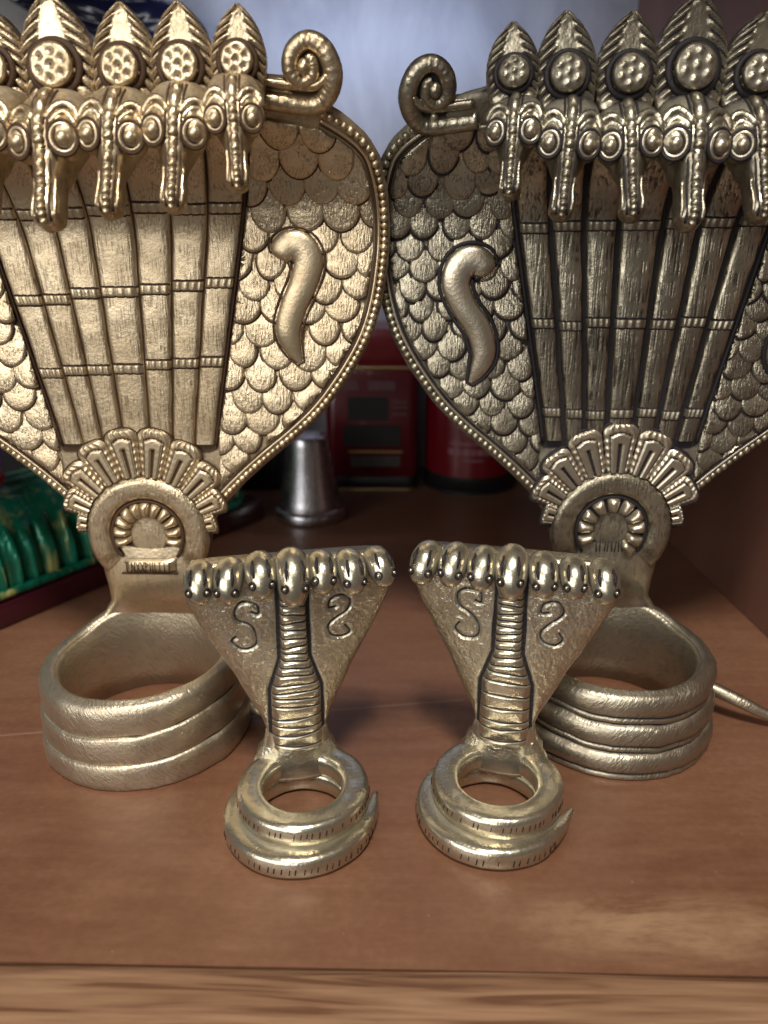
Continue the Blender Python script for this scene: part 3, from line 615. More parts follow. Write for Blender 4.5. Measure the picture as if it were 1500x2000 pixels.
def coil_ring(root, pre, cfg):
    nth = 112; th = np.arange(nth) * 2 * PI / nth        # th = 0 at the back (+y)
    zb = [0.0, 0.0120, 0.0244]; zt = [0.0123, 0.0247, 0.0370]; Ro = [0.0420, 0.0411, 0.0400]; Ri = 0.0333
    for k in range(3):
        G = []; PT = []
        for t in th:
            c, s = math.cos(t), math.sin(t)
            wob = cfg['slant'] * math.sin(t + cfg['slant_ph']) + 0.0009 * nz(c * 2.5, s * 2.5, 7) + 0.0005 * nz(c * 6, s * 6, 3 + k)
            b0 = zb[k] + (wob * (k + 0.3) / 2 if k else 0); t0 = zt[k] + (wob * (k + 1) / 2 if k < 2 else wob * 0.4)
            rise = float(sst(c, 0.35, 0.95)); t0 += 0.006 * rise if k == 2 else 0
            ro = Ro[k] + 0.0005 * nz(c * 3, s * 3, k * 3.1) + 0.0004 * nz(c * 7, s * 7, k * 2.1) + 0.00025 * nz(c * 18, s * 18, k) - (0.0005 * rise if k == 2 else 0); mid, hf = (b0 + t0) / 2, (t0 - b0) / 2
            if cfg['ledge'] and True:
                pr = [(-1.0, -0.0030, 1), (-0.92, -0.0010, .2), (-0.80, -0.0002, 0), (-0.62, -0.0004, 0), (-0.52, -0.0012, 1), (-0.44, -0.0006, .3), (-0.30, 0.0004, 0), (0.1, 0.0008, 0), (0.55, 0.0004, 0), (0.80, -0.0006, 0), (0.92, -0.0018, .5), (1.0, -0.0034, 1)]
                if k == 0: pr = [(-1.0, -0.0016, 0), (-0.9, -0.0002, 0)] + pr[2:]
            else:
                pr = [(-1.0, -0.0016, .8), (-0.95, -0.0003, .1), (-0.80, 0.0003, 0), (-0.4, 0.0005, 0), (0, 0.0006, 0), (0.4, 0.0005, 0), (0.80, 0.0002, 0), (0.95, -0.0004, 0), (1.0, -0.0016, .8)]
            if k == 2: pr = [q for q in pr if q[0] < 0.7] + [(0.80, -0.0006, 0), (0.92, -0.0018, 0), (1.0, -0.0036, 0)]
            row = [(ro + d, mid + q * hf, p) for q, d, p in pr]
            ri = Ri + (0.0 if k < 2 else 0.0003) - (0.0 * rise if k == 2 else 0.0) + 0.0004 * nz(c * 2, s * 2, 9)
            row += [(ri + (0.0022 if k == 2 else 0), t0 + (0.0004 if k == 2 else -0.0001), 0), (ri, t0 - (0.0018 if k == 2 else 0.0004), 0), (ri, mid, 0), (ri, b0 + 0.0001, 0)]
            G.append([(r * s, r * c, max(0.0, z)) for r, z, p in row]); PT.append([p for r, z, p in row])
        MB().grid(G, PT, cu=True, cv=True).build('coil', pre + 'coil', root)
    G = []
    for t in th:
        rise = float(sst(math.cos(t), 0.35, 0.95)); zr = 0.0360 + cfg['slant'] * math.sin(t + cfg['slant_ph']) * 0.4 + 0.006 * rise
        q = 0.0003 * nz(math.cos(t) * 3, math.sin(t) * 3, 4)
        G.append([(r * math.sin(t), r * math.cos(t), z) for r, z in ((0.0355, 0.0004), (0.0329 + q, 0.0004), (0.0325 + q, 0.012), (0.0325 + q, 0.026), (0.0328 + q, zr - 0.002), (0.0336, zr - 0.0004), (0.0355, zr - 0.0002))])
    MB().grid(G, cu=True, cv=True).build('ring_lining', pre + 'coil', root)
    # tail leaving the coil
    tp = catmull(cfg['tail'], 24); rad = np.interp(np.arange(24), [0, 12, 23], cfg['tail_r'])
    MB().tube(tp, rad, 10, ref=(0, 0, 1)).build('tail', pre + 'coil', root)

PL = [(0.0612, 0.1905, .0054), (0.0639, 0.1950, .0060), (0.0688, 0.1950, .0062), (0.0716, 0.1901, .0060), (0.0697, 0.1824, .0057), (0.0655, 0.1735, .0055), (0.0630, 0.1650, .0052), (0.0645, 0.1580, .0038), (0.0676, 0.1520, .0010)]
PR = [(0.0572, 0.1852, .0056), (0.0618, 0.1895, .0062), (0.0678, 0.1880, .0064), (0.0698, 0.1809, .0060), (0.0660, 0.1722, .0055), (0.0605, 0.1644, .0056), (0.0578, 0.1550, .0052), (0.0600, 0.1478, .0036), (0.0630, 0.1425, .0010)]
large_statue((-0.106, 0.278, 0), 'L', dict(seed=3, gap=0.0005, slat_h=0.0015, bands=[(0.2078, 0.04), (0.1785, 0.085), (0.1500, 0.07)], pitch=(0.0128, 0.0086), scale_h=0.0025, line=1.09, ink=1.0, bead=0.0025,
    paisley=PL, petals=[(-79, .0055), (-63.5, .0125), (-46, .0178), (-27.8, .0205), (-9.3, .0220), (9.3, .0220), (27.8, .0205), (46, .0178), (63.5, .0125), (79, .0055)], petal_half=9.7, rays=[-105, -85, -63, -41, -20, 0, 20, 41, 63, 85, 105], ray_half=9.3, bar=True,
    bumps=False, volute=(0, 0), head_fwd=0.0535, head_dz=(0, 0, 0, 0.001), slant=0.003, slant_ph=0.6, ledge=False,
    tail=[(0.0365, 0.010, 0.009), (0.041, 0.007, 0.007), (0.046, 0.004, 0.006), (0.0525, 0.002, 0.0055)], tail_r=[0.0035, 0.0032, 0.0022]),
    'large golden brass seven-headed serpent hood on a coiled ring, beside the green bundle')
large_statue((0.091, 0.288, 0), 'R', dict(seed=5, gap=0.0018, slat_h=0.0021, bands=[(0.2030, 0.05), (0.1662, 0.01), (0.1303, 0.0)], pitch=(0.0112, 0.0076), scale_h=0.0026, line=1.16, ink=1.0, bead=0.0027,
    paisley=PR, petals=[(-76, .0060), (-59, .0145), (-40, .0190), (-20.3, .0215), (0, .0225), (20.3, .0215), (40, .0190), (59, .0145), (76, .0060)], petal_half=10.6, rays=[-112, -86, -60, -30, 0, 30, 60, 86, 112, 135], ray_half=12.0, bar=False,
    bumps=True, volute=(0.005, -0.0045), head_fwd=0.0480, head_dz=(0, -0.001, -0.002, -0.001), slant=0.0008, slant_ph=2.0, ledge=True,
    tail=[(0.0375, 0.008, 0.014), (0.044, 0.005, 0.0135), (0.055, -0.002, 0.011), (0.068, -0.006, 0.006), (0.084, -0.010, 0.0032)], tail_r=[0.0034, 0.0028, 0.0014]),
    'large dark tarnished brass seven-headed serpent hood on a grooved ring, beside the brown side wall')

# ------------------------------------------------------------------ the small serpent stands
SOUT = np.array([(0.0160, 0.0100), (0.0150, 0.0165), (0.0118, 0.0220), (0.0110, 0.0275), (0.0126, 0.0335), (0.0162, 0.0412), (0.0205, 0.0512), (0.0258, 0.0618), (0.0310, 0.0726), (0.0345, 0.0815), (0.0360, 0.0870), (0.0352, 0.0930), (0.0335, 0.0960)])
def small_statue(loc, rz, label, seed):
    root = empty('small_serpent_statue', loc, rz); tag(root, label, 'statue', 'pair of small serpent stands')
    rnd = random.Random(seed); YH = 0.0165
    sp_w = lambda z: np.interp(z, [0.020, 0.047, 0.060, 0.090], [0.0092, 0.0088, 0.0048, 0.0044])
    def fy(u, z, extra=0.0):
        U = np.interp(z, SOUT[:, 1], SOUT[:, 0]); s = np.clip(u / U, -1, 1)
        return YH - 0.0046 * (1 - np.abs(s) ** 1.6) - 0.0018 * (np.abs(s) ** 3) * sst(z, 0.05, 0.09) - 0.0005 * (1 - sst(z, 0.014, 0.024)) - extra
    curls = []
    for sd in (-1, 1):
        cc = np.array([(0.0018, 0.0050), (0.0044, 0.0050), (0.0036, 0.0088), (-0.0014, 0.0094), (-0.0042, 0.0066), (-0.0030, 0.0028), (0.0012, 0.0000), (0.0040, -0.0036), (0.0034, -0.0080), (-0.0006, -0.0098), (-0.0042, -0.0074), (-0.0030, -0.0048)]) * (0.86 if sd > 0 else 0.95)
        if sd > 0: cc = cc * np.array((-1, 1))
        cc = cc * rnd.uniform(0.9, 1.1) + np.array([(rnd.uniform(-.0005, .0005), rnd.uniform(-.0005, .0005)) for _ in cc]); ca = rnd.uniform(-.15, .15); cc = cc @ np.array([[math.cos(ca), math.sin(ca)], [-math.sin(ca), math.cos(ca)]])
        curls.append(catmull(cc, 70) + np.array((sd * 0.0152 + rnd.uniform(-.001, .001), 0.0735 + rnd.uniform(-.001, .001))))
    curls = np.vstack(curls)
    zz = np.linspace(0.0130, 0.0960, 200); ns = 121; G = []; PT = []
    for z in zz:
        U = float(np.interp(z, SOUT[:, 1], SOUT[:, 0])) + 0.0004 * nz(z, seed, 0, 120); s = np.linspace(-1, 1, ns); u = s * U
        y = np.array([fy(a, z) for a in u]) + 0.0012 * np.abs(s) ** 14
        y += np.array([0.00016 * nz(a, z, seed, 300) + 0.00013 * nz(a * 1.0 + z * 0.6, z * 0.5, seed + 3, 900) for a in u]) * (z > 0.03)
        d = np.sqrt(((np.stack([u, np.full(ns, z)], 1)[:, None] - curls[None]) ** 2).sum(-1).min(1)) if z > 0.06 else np.full(ns, 1.0)
        gq = np.exp(-(d / 0.00062) ** 2); lip = np.exp(-((d - 0.0014) / 0.0006) ** 2)
        y = y + 0.0008 * gq - 0.00022 * lip
        e = (np.abs(u) - float(sp_w(z)) - 0.0006) / (0.0010 + 0.0006 * nz(z, seed, 4, 80)); g2 = np.exp(-e * e) * (z > 0.021); y = y + 0.0007 * g2
        th = 0.0060 + 0.004 * (1 - float(sst(z, 0.014, 0.026)))
        back = np.stack([u[::-1] * 0.97, YH + th - 0.0015 * np.abs(s[::-1]) ** 6, np.full(ns, z)], 1)
        G.append(np.vstack([np.stack([u, y, np.full(ns, z)], 1), back])); PT.append(np.concatenate([np.maximum(gq * 0.95, g2), np.zeros(ns)]))
    MB().grid(G, PT, cv=True, cap=True).build('hood', 'Shood', root)
    # ridged belly
    n_z = 220; zs = np.linspace(0.0215, 0.0905, n_z); G = []; PT = []; cuts = []
    z = 0.0235
    while z < 0.090: cuts.append((z, rnd.uniform(-0.0006, 0.0006))); z += rnd.uniform(0.0026, 0.0058) if z < 0.052 else rnd.uniform(0.0024, 0.0034)
    for z in zs:
        w = float(sp_w(z)); s = np.linspace(-1, 1, 15); u = s * w
        h = 0.0006 + (0.0014 + 0.0014 * float(sst(z, 0.046, 0.060))) * np.sqrt(np.clip(1 - s ** 4, 0, 1)); p = np.zeros(15)
        for (c, sl) in cuts:
            d = (z - c - sl * s + 0.0006 * s * s) / 0.00040; gq = np.exp(-d * d); h = h - 0.0007 * gq - (0.0001 + 0.0006 * float(sst(z, 0.046, 0.060))) * np.exp(-d * d / 7); p = np.maximum(p, gq * 1.0)
        h[0] = h[-1] = -0.0005
        G.append(np.stack([u, np.array([fy(a, z) for a in u]) - h, np.full(15, z)], 1)); PT.append(p)
    MB().grid(G, PT).build('belly_ridge', 'Ssmooth', root)
    # seven blunt heads
    for i in range(-3, 4):
        a = abs(i); k = (1.06, 0.98, 0.95, 0.96)[a] * rnd.uniform(0.95, 1.05); mb = MB()
        D = catmull([(-0.0075, 0.0875, .0048, .0040), (-0.0045, 0.0925, .0054, .0050), (-0.001, 0.0950, .0057, .0054), (0.0025, 0.0948, .0057, .0054), (0.0048, 0.0930, .0054, .0050), (0.0060, 0.0908, .0046, .0042), (0.0062, 0.0888, .0034, .0032), (0.0060, 0.0876, .0012, .0012)], 30)
        T = np.gradient(D[:, :2], axis=0); T /= np.linalg.norm(T, axis=1)[:, None]; N = np.stack([-T[:, 1], T[:, 0]], 1)
        G = []; c0 = 0.090; dn = 0.0040 if a == 0 else 0.0012
        for j in range(30):
            f, z, ra, rb = D[j]; row = []
            for ph in np.arange(18) * 2 * PI / 18:
                row.append((ra * 0.92 * k * math.cos(ph), -(f + N[j, 0] * rb * math.sin(ph)) * k, (z - c0 + N[j, 1] * rb * math.sin(ph)) * k - dn * max(0, f / 0.01)))
            G.append(row)
        sd_p = np.abs(np.cos(np.arange(18) * 2 * PI / 18)); mb.grid(G, np.broadcast_to(0.62 * (sd_p > 0.9), (30, 18)), cv=True, cap=True)  # head sides darkened where neighbouring heads meet
        h = mb.build('snake_head', 'Ssmooth', root); u = i * 0.0099
        h.location = (u, float(fy(u, 0.09)) - 0.001, 0.0905 + rnd.uniform(-.0006, .0006) - 0.0006 * a); h.rotation_euler = (rnd.uniform(-.12, .12), rnd.uniform(-.06, .06), math.radians(4 * i) + rnd.uniform(-.12, .12))
        for sx in (-1, 1):
            e = MB(); c = Vector((sx * 0.0031 * k, -0.0088 * k, 0.0022 * k)); n = Vector((sx * 0.52, -0.85, 0.05)).normalized(); qn = n.to_track_quat('Z', 'Y')
            e.ball(c, 0.0007, 8, 6); e.tube([c + qn @ Vector((0.00115 * math.cos(t), 0.0013 * math.sin(t), 0.0000)) for t in np.arange(14) * 2 * PI / 14], 0.00036, 5, p=0.8, ref=tuple(n), closed=True)
            e.build('eye', 'Ssmooth', h)
            g = MB(); g.tube(np.array([(sx * 0.0022, -0.0050, 0.0094), (sx * 0.0026, -0.0075, 0.0074), (sx * 0.0025, -0.0090, 0.0048)]) * k, [0.0003, 0.00065, 0.0002], 6, p=1.0)
            g.build('head_groove', 'Shood', h)
    # coils: an open lower turn ending in a tail tip, a closed upper ring
    def coil(name, angs, Rc, a, b, zc, tip=0):
        n = len(angs); G = []; PT = []
        for i, t in enumerate(angs):
            q = i / (n - 1); f = 1.0
            if tip: f = min(1.0, max(0.12, (q / 0.13)) ** 0.7)
            pr = []; Rr = Rc + (0.0062 * (1 - min(1, q / 0.12)) ** 1.3 if tip else 0); row = []
            for ph in np.arange(20) * 2 * PI / 20:
                c, s = math.cos(ph), math.sin(ph); c = math.copysign(abs(c) ** 0.62, c); s = math.copysign(abs(s) ** 0.58, s)
                r = Rr + a * f * c; z = (zc if not tip else b * 1.0 * (0.6 + 0.4 * f) + 0.0002 + 0.0035 * (1 - f)) + b * f * s
                row.append((r * math.cos(t) - (0.0014 if tip else 0), r * math.sin(t) - (0.0022 if tip else 0), max(0.0, z) + 0.00025 * nz(math.cos(t) * 4, math.sin(t) * 4, ph))); pr.append((0.45 if 1.5 < ph < 2.3 else 0.0) if tip else (0.35 if 4.9 < ph < 5.5 else 0.0))  # darker bands where the two coils meet
            G.append(row); PT.append(pr)
        if tip: return MB().grid(G, PT, cv=True, cap=True).build(name, 'Ssmooth', root)
        return MB().grid(G, PT, cu=True, cv=True).build(name, 'Ssmooth', root)
    coil('coil', np.radians(np.linspace(6, -338, 110)), 0.0216, 0.0056, 0.0044, 0.0045, tip=1)
    coil('coil', np.arange(110) * 2 * PI / 110, 0.0187, 0.0049, 0.0047, 0.0122)
    for (Rk, z0, z1, dr) in ((0.0271, 0.0030, 0.0068, 0.0006), (0.0235, 0.0118, 0.0154, 0.0006)):
        mb = MB()
        for d in np.arange(-172, -30 if z0 < 0.01 else -8, 5.2):
            if rnd.random() < 0.12: continue
            t = math.radians(d + rnd.uniform(-1, 1)); zs_ = z0 + rnd.uniform(0, 0.0008)
            ox, oy = (-0.0014, -0.0022) if z0 < 0.01 else (0, 0)
            pts = [((Rk + o) * math.cos(t + sk) + ox, (Rk + o) * math.sin(t + sk) + oy, z) for o, z, sk in ((0.00005, zs_, 0), (0.0001, (zs_ + z1) / 2, .01), (-0.0009, z1, .02))]
            mb.tube(pts, rnd.uniform(0.00014, 0.00026), 5, p=1.0, ref=(math.cos(t + 1.2), math.sin(t + 1.2), 0.3))
        o = mb.build('notches', 'Shood', root); tag(o, kind='stuff')
    # shoulder where the neck grows out of the ring
    mb = MB(); G = []
    for q in np.linspace(0, 1, 14):
        z = 0.0080 + 0.0215 * q; a = np.interp(q, [0, .28, .5, .8, 1], [0.0185, 0.0168, 0.0132, 0.0116, 0.0110]); b = np.interp(q, [0, .3, .5, .8, 1], [0.0082, 0.0080, 0.0072, 0.0064, 0.0042]); y = YH + 0.0028
        G.append([(a * math.cos(t), y + b * math.sin(t), z) for t in np.arange(28) * 2 * PI / 28])
    mb.grid(G, cv=True, cap=True).build('neck', 'Ssmooth', root)
small_statue((-0.0335, 0.2235, 0), math.radians(13), 'small brass seven-headed serpent stand before the golden hood, facing the worn shelf patch', 11)
small_statue((0.0360, 0.2280, 0), math.radians(-13), 'small brass seven-headed serpent stand before the dark tarnished hood', 23)

# ------------------------------------------------------------------ things at the back of the shelf
def plain(name, col, rough=0.4, metal=0.0, var=0.25, scale=60, bump=0.0, coat=0.0):
    m, t, b = nt(name); L = t.links.new; P = nd(t, 'ShaderNodeTexCoord').outputs['Object']
    n = nd(t, 'ShaderNodeTexNoise', Scale=scale, Detail=4.0); L(P, n.inputs[0])
    L(mixc(t, mth(t, 'MULTIPLY', n.outputs[0], var * 2), col, tuple(c * 0.5 for c in col)), b.inputs['Base Color'])
    b.inputs['Metallic'].default_value = metal; b.inputs['Coat Weight'].default_value = coat
    L(mth(t, 'MULTIPLY_ADD', n.outputs[0], 0.15, rough - 0.07), b.inputs['Roughness'])
    if bump:
        bp = nd(t, 'ShaderNodeBump', Strength=bump, Distance=0.002); L(n.outputs[0], bp.inputs['Height']); L(bp.outputs[0], b.inputs['Normal'])
    return m
M['silver'] = plain('brushed_silver', (0.62, 0.62, 0.66), 0.26, 1.0, 0.1)
M['tin_red'] = plain('red_tin_paint', (0.17, 0.004, 0.011), 0.30, 0.0, 0.15, coat=0.3)
M['tin_maroon'] = plain('maroon_tin_paint', (0.11, 0.004, 0.010), 0.32, 0.0, 0.15, coat=0.3)
M['black'] = plain('black_paint', (0.010, 0.010, 0.011), 0.45)
M['gold_line'] = plain('gold_line', (0.62, 0.44, 0.20), 0.35, 1.0, 0.1)
M['print_pink'] = plain('pale_print', (0.36, 0.15, 0.17), 0.5, var=0.3, scale=200)
M['print_dim'] = plain('dim_print', (0.16, 0.07, 0.075), 0.5, var=0.4, scale=200)
M['print_grey'] = plain('grey_green_print', (0.075, 0.070, 0.055), 0.5, var=0.4, scale=200)
M['navy'] = plain('navy_plastic', (0.010, 0.011, 0.030), 0.22, 0.0, 0.2, scale=40, bump=0.5, coat=0.4)
M['maroon'] = plain('dark_maroon_lacquer', (0.045, 0.004, 0.010), 0.25, 0.0, 0.3, scale=30, coat=0.5)
M['lilac'] = plain('lilac_cloth', (0.30, 0.20, 0.52), 0.6, 0.0, 0.2)
M['redcloth'] = plain('red_cloth', (0.45, 0.01, 0.03), 0.6, 0.0, 0.2)
def foil():
    m, t, b = nt('green_gold_satin'); L = t.links.new; P = nd(t, 'ShaderNodeTexCoord').outputs['Object']
    mp = nd(t, 'ShaderNodeMapping'); mp.inputs['Scale'].default_value = (120, 120, 16); L(P, mp.inputs[0])
    n = nd(t, 'ShaderNodeTexNoise', Scale=1.0, Detail=4.0, Distortion=0.6); L(mp.outputs[0], n.inputs[0])
    g = nd(t, 'ShaderNodeTexNoise', Scale=28.0, Detail=3.0); L(P, g.inputs[0])
    c = mixc(t, ramp(t, g.outputs[0], (0.35, (0, 0, 0)), (0.65, (1, 1, 1))), (0.003, 0.070, 0.030), (0.006, 0.20, 0.125))
    sx = nd(t, 'ShaderNodeSeparateXYZ'); L(P, sx.inputs[0])
    low = mth(t, 'MULTIPLY_ADD', sx.outputs[2], -15.0, 1.25, clamp=True)       # more gold embroidery towards the hem
    f = mth(t, 'MULTIPLY', ramp(t, n.outputs[0], (0.53, (0, 0, 0)), (0.62, (1, 1, 1))), low)
    c = mixc(t, f, c, (0.40, 0.40, 0.13))
    L(c, b.inputs['Base Color']); b.inputs['Roughness'].default_value = 0.28; b.inputs['Metallic'].default_value = 0.35
    bp = nd(t, 'ShaderNodeBump', Strength=0.6, Distance=0.004); L(n.outputs[0], bp.inputs['Height']); L(bp.outputs[0], b.inputs['Normal'])
    return m
M['foil'] = foil()

# upturned silver cup
def lathe(prof, n=56):
    return [[(r * math.cos(a), r * math.sin(a), z) for a in np.arange(n) * 2 * PI / n] for r, z in prof]
t = empty('silver_cup', (-0.0665, 0.5405, 0)); tag(t, 'upturned silver metal cup with a flared rim, standing before the red tins', 'cup')
pr = catmull([(0.0238, 0.0095), (0.0234, 0.0125), (0.0222, 0.018), (0.0203, 0.028), (0.0184, 0.040), (0.0168, 0.052), (0.0158, 0.0590), (0.0142, 0.0625), (0.0080, 0.0640), (0.0015, 0.0645)], 48)
MB().grid(lathe(pr), cv=True, cap=True).build('cup_body', 'silver', t)
MB().grid(lathe([(0.0235, 0.0), (0.0262, 0.0003), (0.0268, 0.0014), (0.0268, 0.0066), (0.0262, 0.0080), (0.0246, 0.0090), (0.0230, 0.0098), (0.0215, 0.0090), (0.0215, 0.0)]), cv=True).build('cup_rim', 'silver', t)

# red tins
def rrect(w, d, r, n=7):
    pts = []
    for cx, cy, a0 in ((w / 2 - r, d / 2 - r, 0), (-w / 2 + r, d / 2 - r, 90), (-w / 2 + r, -d / 2 + r, 180), (w / 2 - r, -d / 2 + r, 270)):
        for k in range(n + 1): a = math.radians(a0 + 90 * k / n); pts.append((cx + r * math.cos(a), cy + r * math.sin(a)))
    return pts
def prism(mb, ring, z0, z1, e=0.0006):
    c = np.mean(ring, 0); G = []
    for k, z in ((0.985, z0), (1.0, z0 + e), (1.0, z1 - e), (0.985, z1)): G.append([(c[0] + (x - c[0]) * k, c[1] + (y - c[1]) * k, z) for x, y in ring])
    return mb.grid(G, cv=True, cap=True)
t = empty('tea_tin', (-0.0225, 0.630, 0)); tag(t, 'dark red rectangular tin with black label panels and gold lines', 'tin')
w, d = 0.074, 0.056
prism(MB(), rrect(w + 0.0006, d + 0.0006, 0.008), 0, 0.0014).build('gold_line', 'gold_line', t, angle=40)
prism(MB(), rrect(w, d, 0.008), 0.0014, 0.0115).build('base_band', 'black', t, angle=40)
prism(MB(), rrect(w, d, 0.008), 0.0115, 0.0990).build('tin_body', 'tin_maroon', t, angle=40)
prism(MB(), rrect(w + 0.0016, d + 0.0016, 0.0085), 0.0990, 0.1015).build('lid_rim', 'gold_line', t, angle=40)
prism(MB(), rrect(w + 0.0010, d + 0.0010, 0.0085), 0.1015, 0.1300).build('lid', 'tin_red', t, angle=40)
def mark(name, x, z, ww, hh, mat, par, y=None, k=0.0): MB().box((x, (-d / 2 - 0.0006 if y is None else y) - k, z), (ww, 0.0010, hh)).build(name, mat, par, smooth=False)
mark('label_panel', -0.003, 0.0680, 0.032, 0.019, 'black', t); mark('label_panel', 0.0, 0.0465, 0.046, 0.017, 'black', t)
mark('gold_line', 0.003, 0.0330, 0.044, 0.0012, 'gold_line', t); mark('printed_block', 0.003, 0.0250, 0.040, 0.009, 'print_grey', t)
for (x, ww) in ((-0.016, 0.012), (0.008, 0.022)): mark('printed_block', x, 0.0865, ww, 0.0075, 'print_dim', t)
for z in (0.0735, 0.0695, 0.0640): mark('printed_line', 0.0225, z, 0.011, 0.0018, 'print_dim', t)
t = empty('round_tin', (0.0595, 0.6270, 0)); tag(t, 'bright red round tin with a black base band, beside the rectangular tin', 'tin')
R = 0.0385; MB().grid(lathe([(R - 0.001, 0), (R + 0.0006, 0.0006), (R + 0.0006, 0.0020), (R, 0.0026)]), cv=True, cap=True).build('bottom_rim', 'black', t, angle=40)
MB().grid(lathe([(R - 0.0004, 0.0022), (R + 0.0001, 0.0024), (R + 0.0001, 0.0150)]), cv=True).build('base_band', 'black', t)
MB().grid(lathe([(R, 0.0150), (R, 0.118), (R - 0.001, 0.1195), (R - 0.002, 0.1200)]), cv=True, cap=True).build('tin_body', 'tin_red', t, angle=40)
MB().grid(lathe([(R + 0.0012, 0.104), (R + 0.0014, 0.106), (R + 0.0014, 0.122), (R, 0.124), (0.02, 0.1245), (0.001, 0.1245)]), cv=True, cap=True).build('lid', 'tin_red', t, angle=40)
def curved(a0, a1, z0, z1, mat, name):
    a = np.radians(np.linspace(a0, a1, 14)); G = []
    for rr, z in ((R, z0), (R + 0.0005, z0), (R + 0.0005, z1), (R, z1)): G.append([(rr * math.cos(q), rr * math.sin(q), z) for q in a])
    MB().grid(G, cu=True).build(name, mat, t, angle=40)
curved(-120, -76, 0.0418, 0.0436, 'print_pink', 'printed_line')
q = -122
for ww in (8, 6, 9, 5, 8, 7, 6):
    curved(q, q + ww, 0.0335, 0.0385, 'print_pink', 'printed_block'); q += ww + 1.6
curved(-104, -80, 0.0285, 0.0300, 'print_pink', 'printed_line')

# green satin bundle on its lacquered board
DX, DY = 0.545, 0.839; t = empty('satin_bundle', (-0.2103 + 0.096 * DX - 0.045 * DY - 0.008, 0.3554 + 0.096 * DY + 0.045 * DX - 0.008, 0), math.atan2(DY, DX))
tag(t, 'green and gold satin bundle lying on a dark maroon board', 'bundle')
MB().box((0, 0, 0.008), (0.252, 0.088, 0.016)).build('board', 'maroon', t, bevel=0.003)
def resample(pts, n):
    P = np.vstack([pts, pts[:1]]); d = np.concatenate([[0], np.cumsum(np.hypot(*np.diff(P, axis=0).T))]); q = np.linspace(0, d[-1], n, endpoint=False)
    return np.stack([np.interp(q, d, P[:, 0]), np.interp(q, d, P[:, 1])], 1), d[-1]
ol, per = resample(np.array(rrect(0.242, 0.082, 0.034)), 360); G = []; npl = round(per / 0.0105)
for q in np.linspace(0, 1, 34):
    row = []; el = q * PI / 2 * 0.985; k = math.cos(el) ** 0.85
    for m, (x, y) in enumerate(ol):
        cx_ = max(-0.085, min(0.085, x)); ph = m / 360 * 2 * PI * npl + 2.2 * nz(x, y, 1, 30)
        pl_ = (0.0030 * math.sin(ph) + 0.0012 * math.sin(ph * 2.3 + 1)) * math.sin(min(1, q * 1.6 + 0.12) * PI) ** 0.7 if q < 0.56 else 0.0
        dx_, dy_ = x - cx_, y; ln_ = math.hypot(dx_, dy_) + 1e-9; rr = ln_ * k * (1 + 0.06 * math.sin(q * PI)) + pl_ * (1 - q)
        row.append((cx_ + dx_ / ln_ * rr, dy_ / ln_ * rr, 0.0164 + 0.050 * math.sin(el) ** 0.95 + 0.0035 * nz(x, y, q, 45) * q))
    G.append(row)
MB().grid(G, cv=True, cap=True).build('satin_cover', 'foil', t)
hem, _ = resample(np.array(rrect(0.247, 0.086, 0.036)), 200); MB().tube([(x, y, 0.0190) for x, y in hem], 0.0026, 8, ref=(0, 0, 1), closed=True).build('hem_roll', 'foil', t)
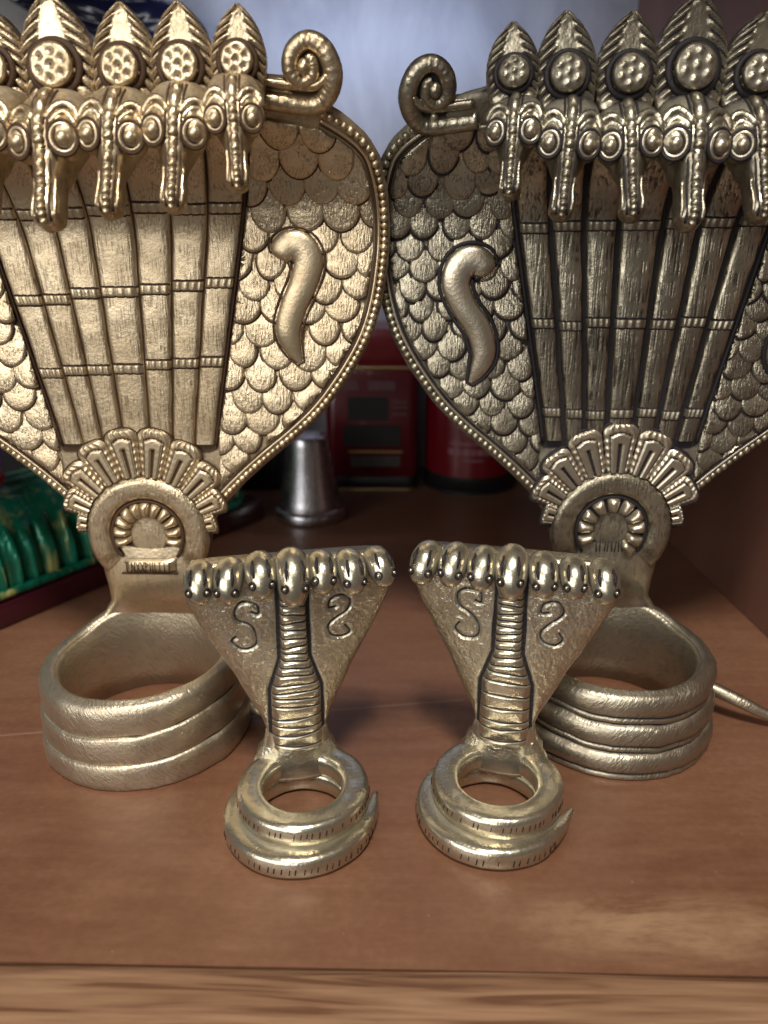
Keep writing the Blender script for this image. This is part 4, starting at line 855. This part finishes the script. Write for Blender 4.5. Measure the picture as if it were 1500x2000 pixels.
# lilac pouch lying on the bundle
mb = MB(); G = []
for q in np.linspace(0.02, 1, 20):
    el = q * PI; G.append([((0.019 + 0.003 * math.sin(a * 5 + q * 3)) * math.sin(el) * math.cos(a), (0.019 + 0.003 * math.sin(a * 5 + q * 3)) * math.sin(el) * math.sin(a), -0.022 * math.cos(el)) for a in np.arange(40) * 2 * PI / 40])
pouch = empty('cloth_pouch', (-0.2335, 0.3900, 0.0640)); tag(pouch, 'small lilac cloth pouch with a red band, resting on the green bundle', 'pouch')
o = mb.grid(G, cv=True, cap=True).build('pouch_body', 'lilac', pouch); o.location = (0, 0, 0.027)
MB().tube([(0.0150 * math.cos(a), 0.0150 * math.sin(a), 0.0105) for a in np.arange(36) * 2 * PI / 36], 0.0045, 8, ref=(0, 0, 1), closed=True).build('pouch_band', 'redcloth', pouch)
# made-up black box, added to fill the dark area behind the bundle
t = empty('dark_gap_filler', (-0.218, 0.6290, 0)); tag(t, 'added black lidded box filling the dark area behind the bundle', 'box')
MB().box((0, 0, 0.050), (0.240, 0.062, 0.100)).build('filler_body', 'black', t, bevel=0.003)
MB().box((0, 0, 0.1085), (0.244, 0.066, 0.016)).build('filler_lid', 'black', t, bevel=0.003)
# navy plastic bag hanging from a hook under the shelf above
t = empty('plastic_bag', (-0.165, 0.6250, 0.30)); tag(t, 'dark navy plastic bag hanging above and behind the golden hood', 'bag')
BO = [(-0.110, 0.052), (-0.060, 0.026), (-0.030, 0.014), (0.000, 0.002), (0.018, 0.000), (0.030, 0.008), (0.030, 0.022), (0.020, 0.040), (0.004, 0.050), (-0.030, 0.055), (-0.060, 0.056), (-0.095, 0.055)]
bo = catmull(BO + BO[:1], 80)[:-1]; cen = bo.mean(0); G = []
for q in np.linspace(-1, 1, 25):
    k = max(0.0, 1 - abs(q) ** 2.6) ** 0.5; row = []
    for (x, z) in bo:
        x2, z2 = cen[0] + (x - cen[0]) * k, cen[1] + (z - cen[1]) * k
        row.append((x2 + 0.003 * nz(x2, q, z2, 40), 0.019 * q + 0.007 * nz(x2, z2, q, 35) + 0.003 * nz(x2, z2, q, 110), z2))
    G.append(row)
MB().grid(G, cv=True, cap=True).build('bag_body', 'navy', t)
MB().tube([(-0.060, 0, 0.050), (-0.056, 0, 0.060), (-0.050, 0, 0.0640), (-0.044, 0, 0.060), (-0.040, 0, 0.050)], 0.0026, 8, ref=(0, 1, 0)).build('bag_handle', 'navy', t)
MB().tube([(-0.050, -0.006, 0.0640), (-0.050, -0.004, 0.0605), (-0.050, 0.0, 0.0595), (-0.050, 0.004, 0.0610), (-0.050, 0.005, 0.0660), (-0.050, 0.005, 0.0718)], 0.0011, 8, ref=(1, 0, 0)).build('shelf_hook', 'silver', t)
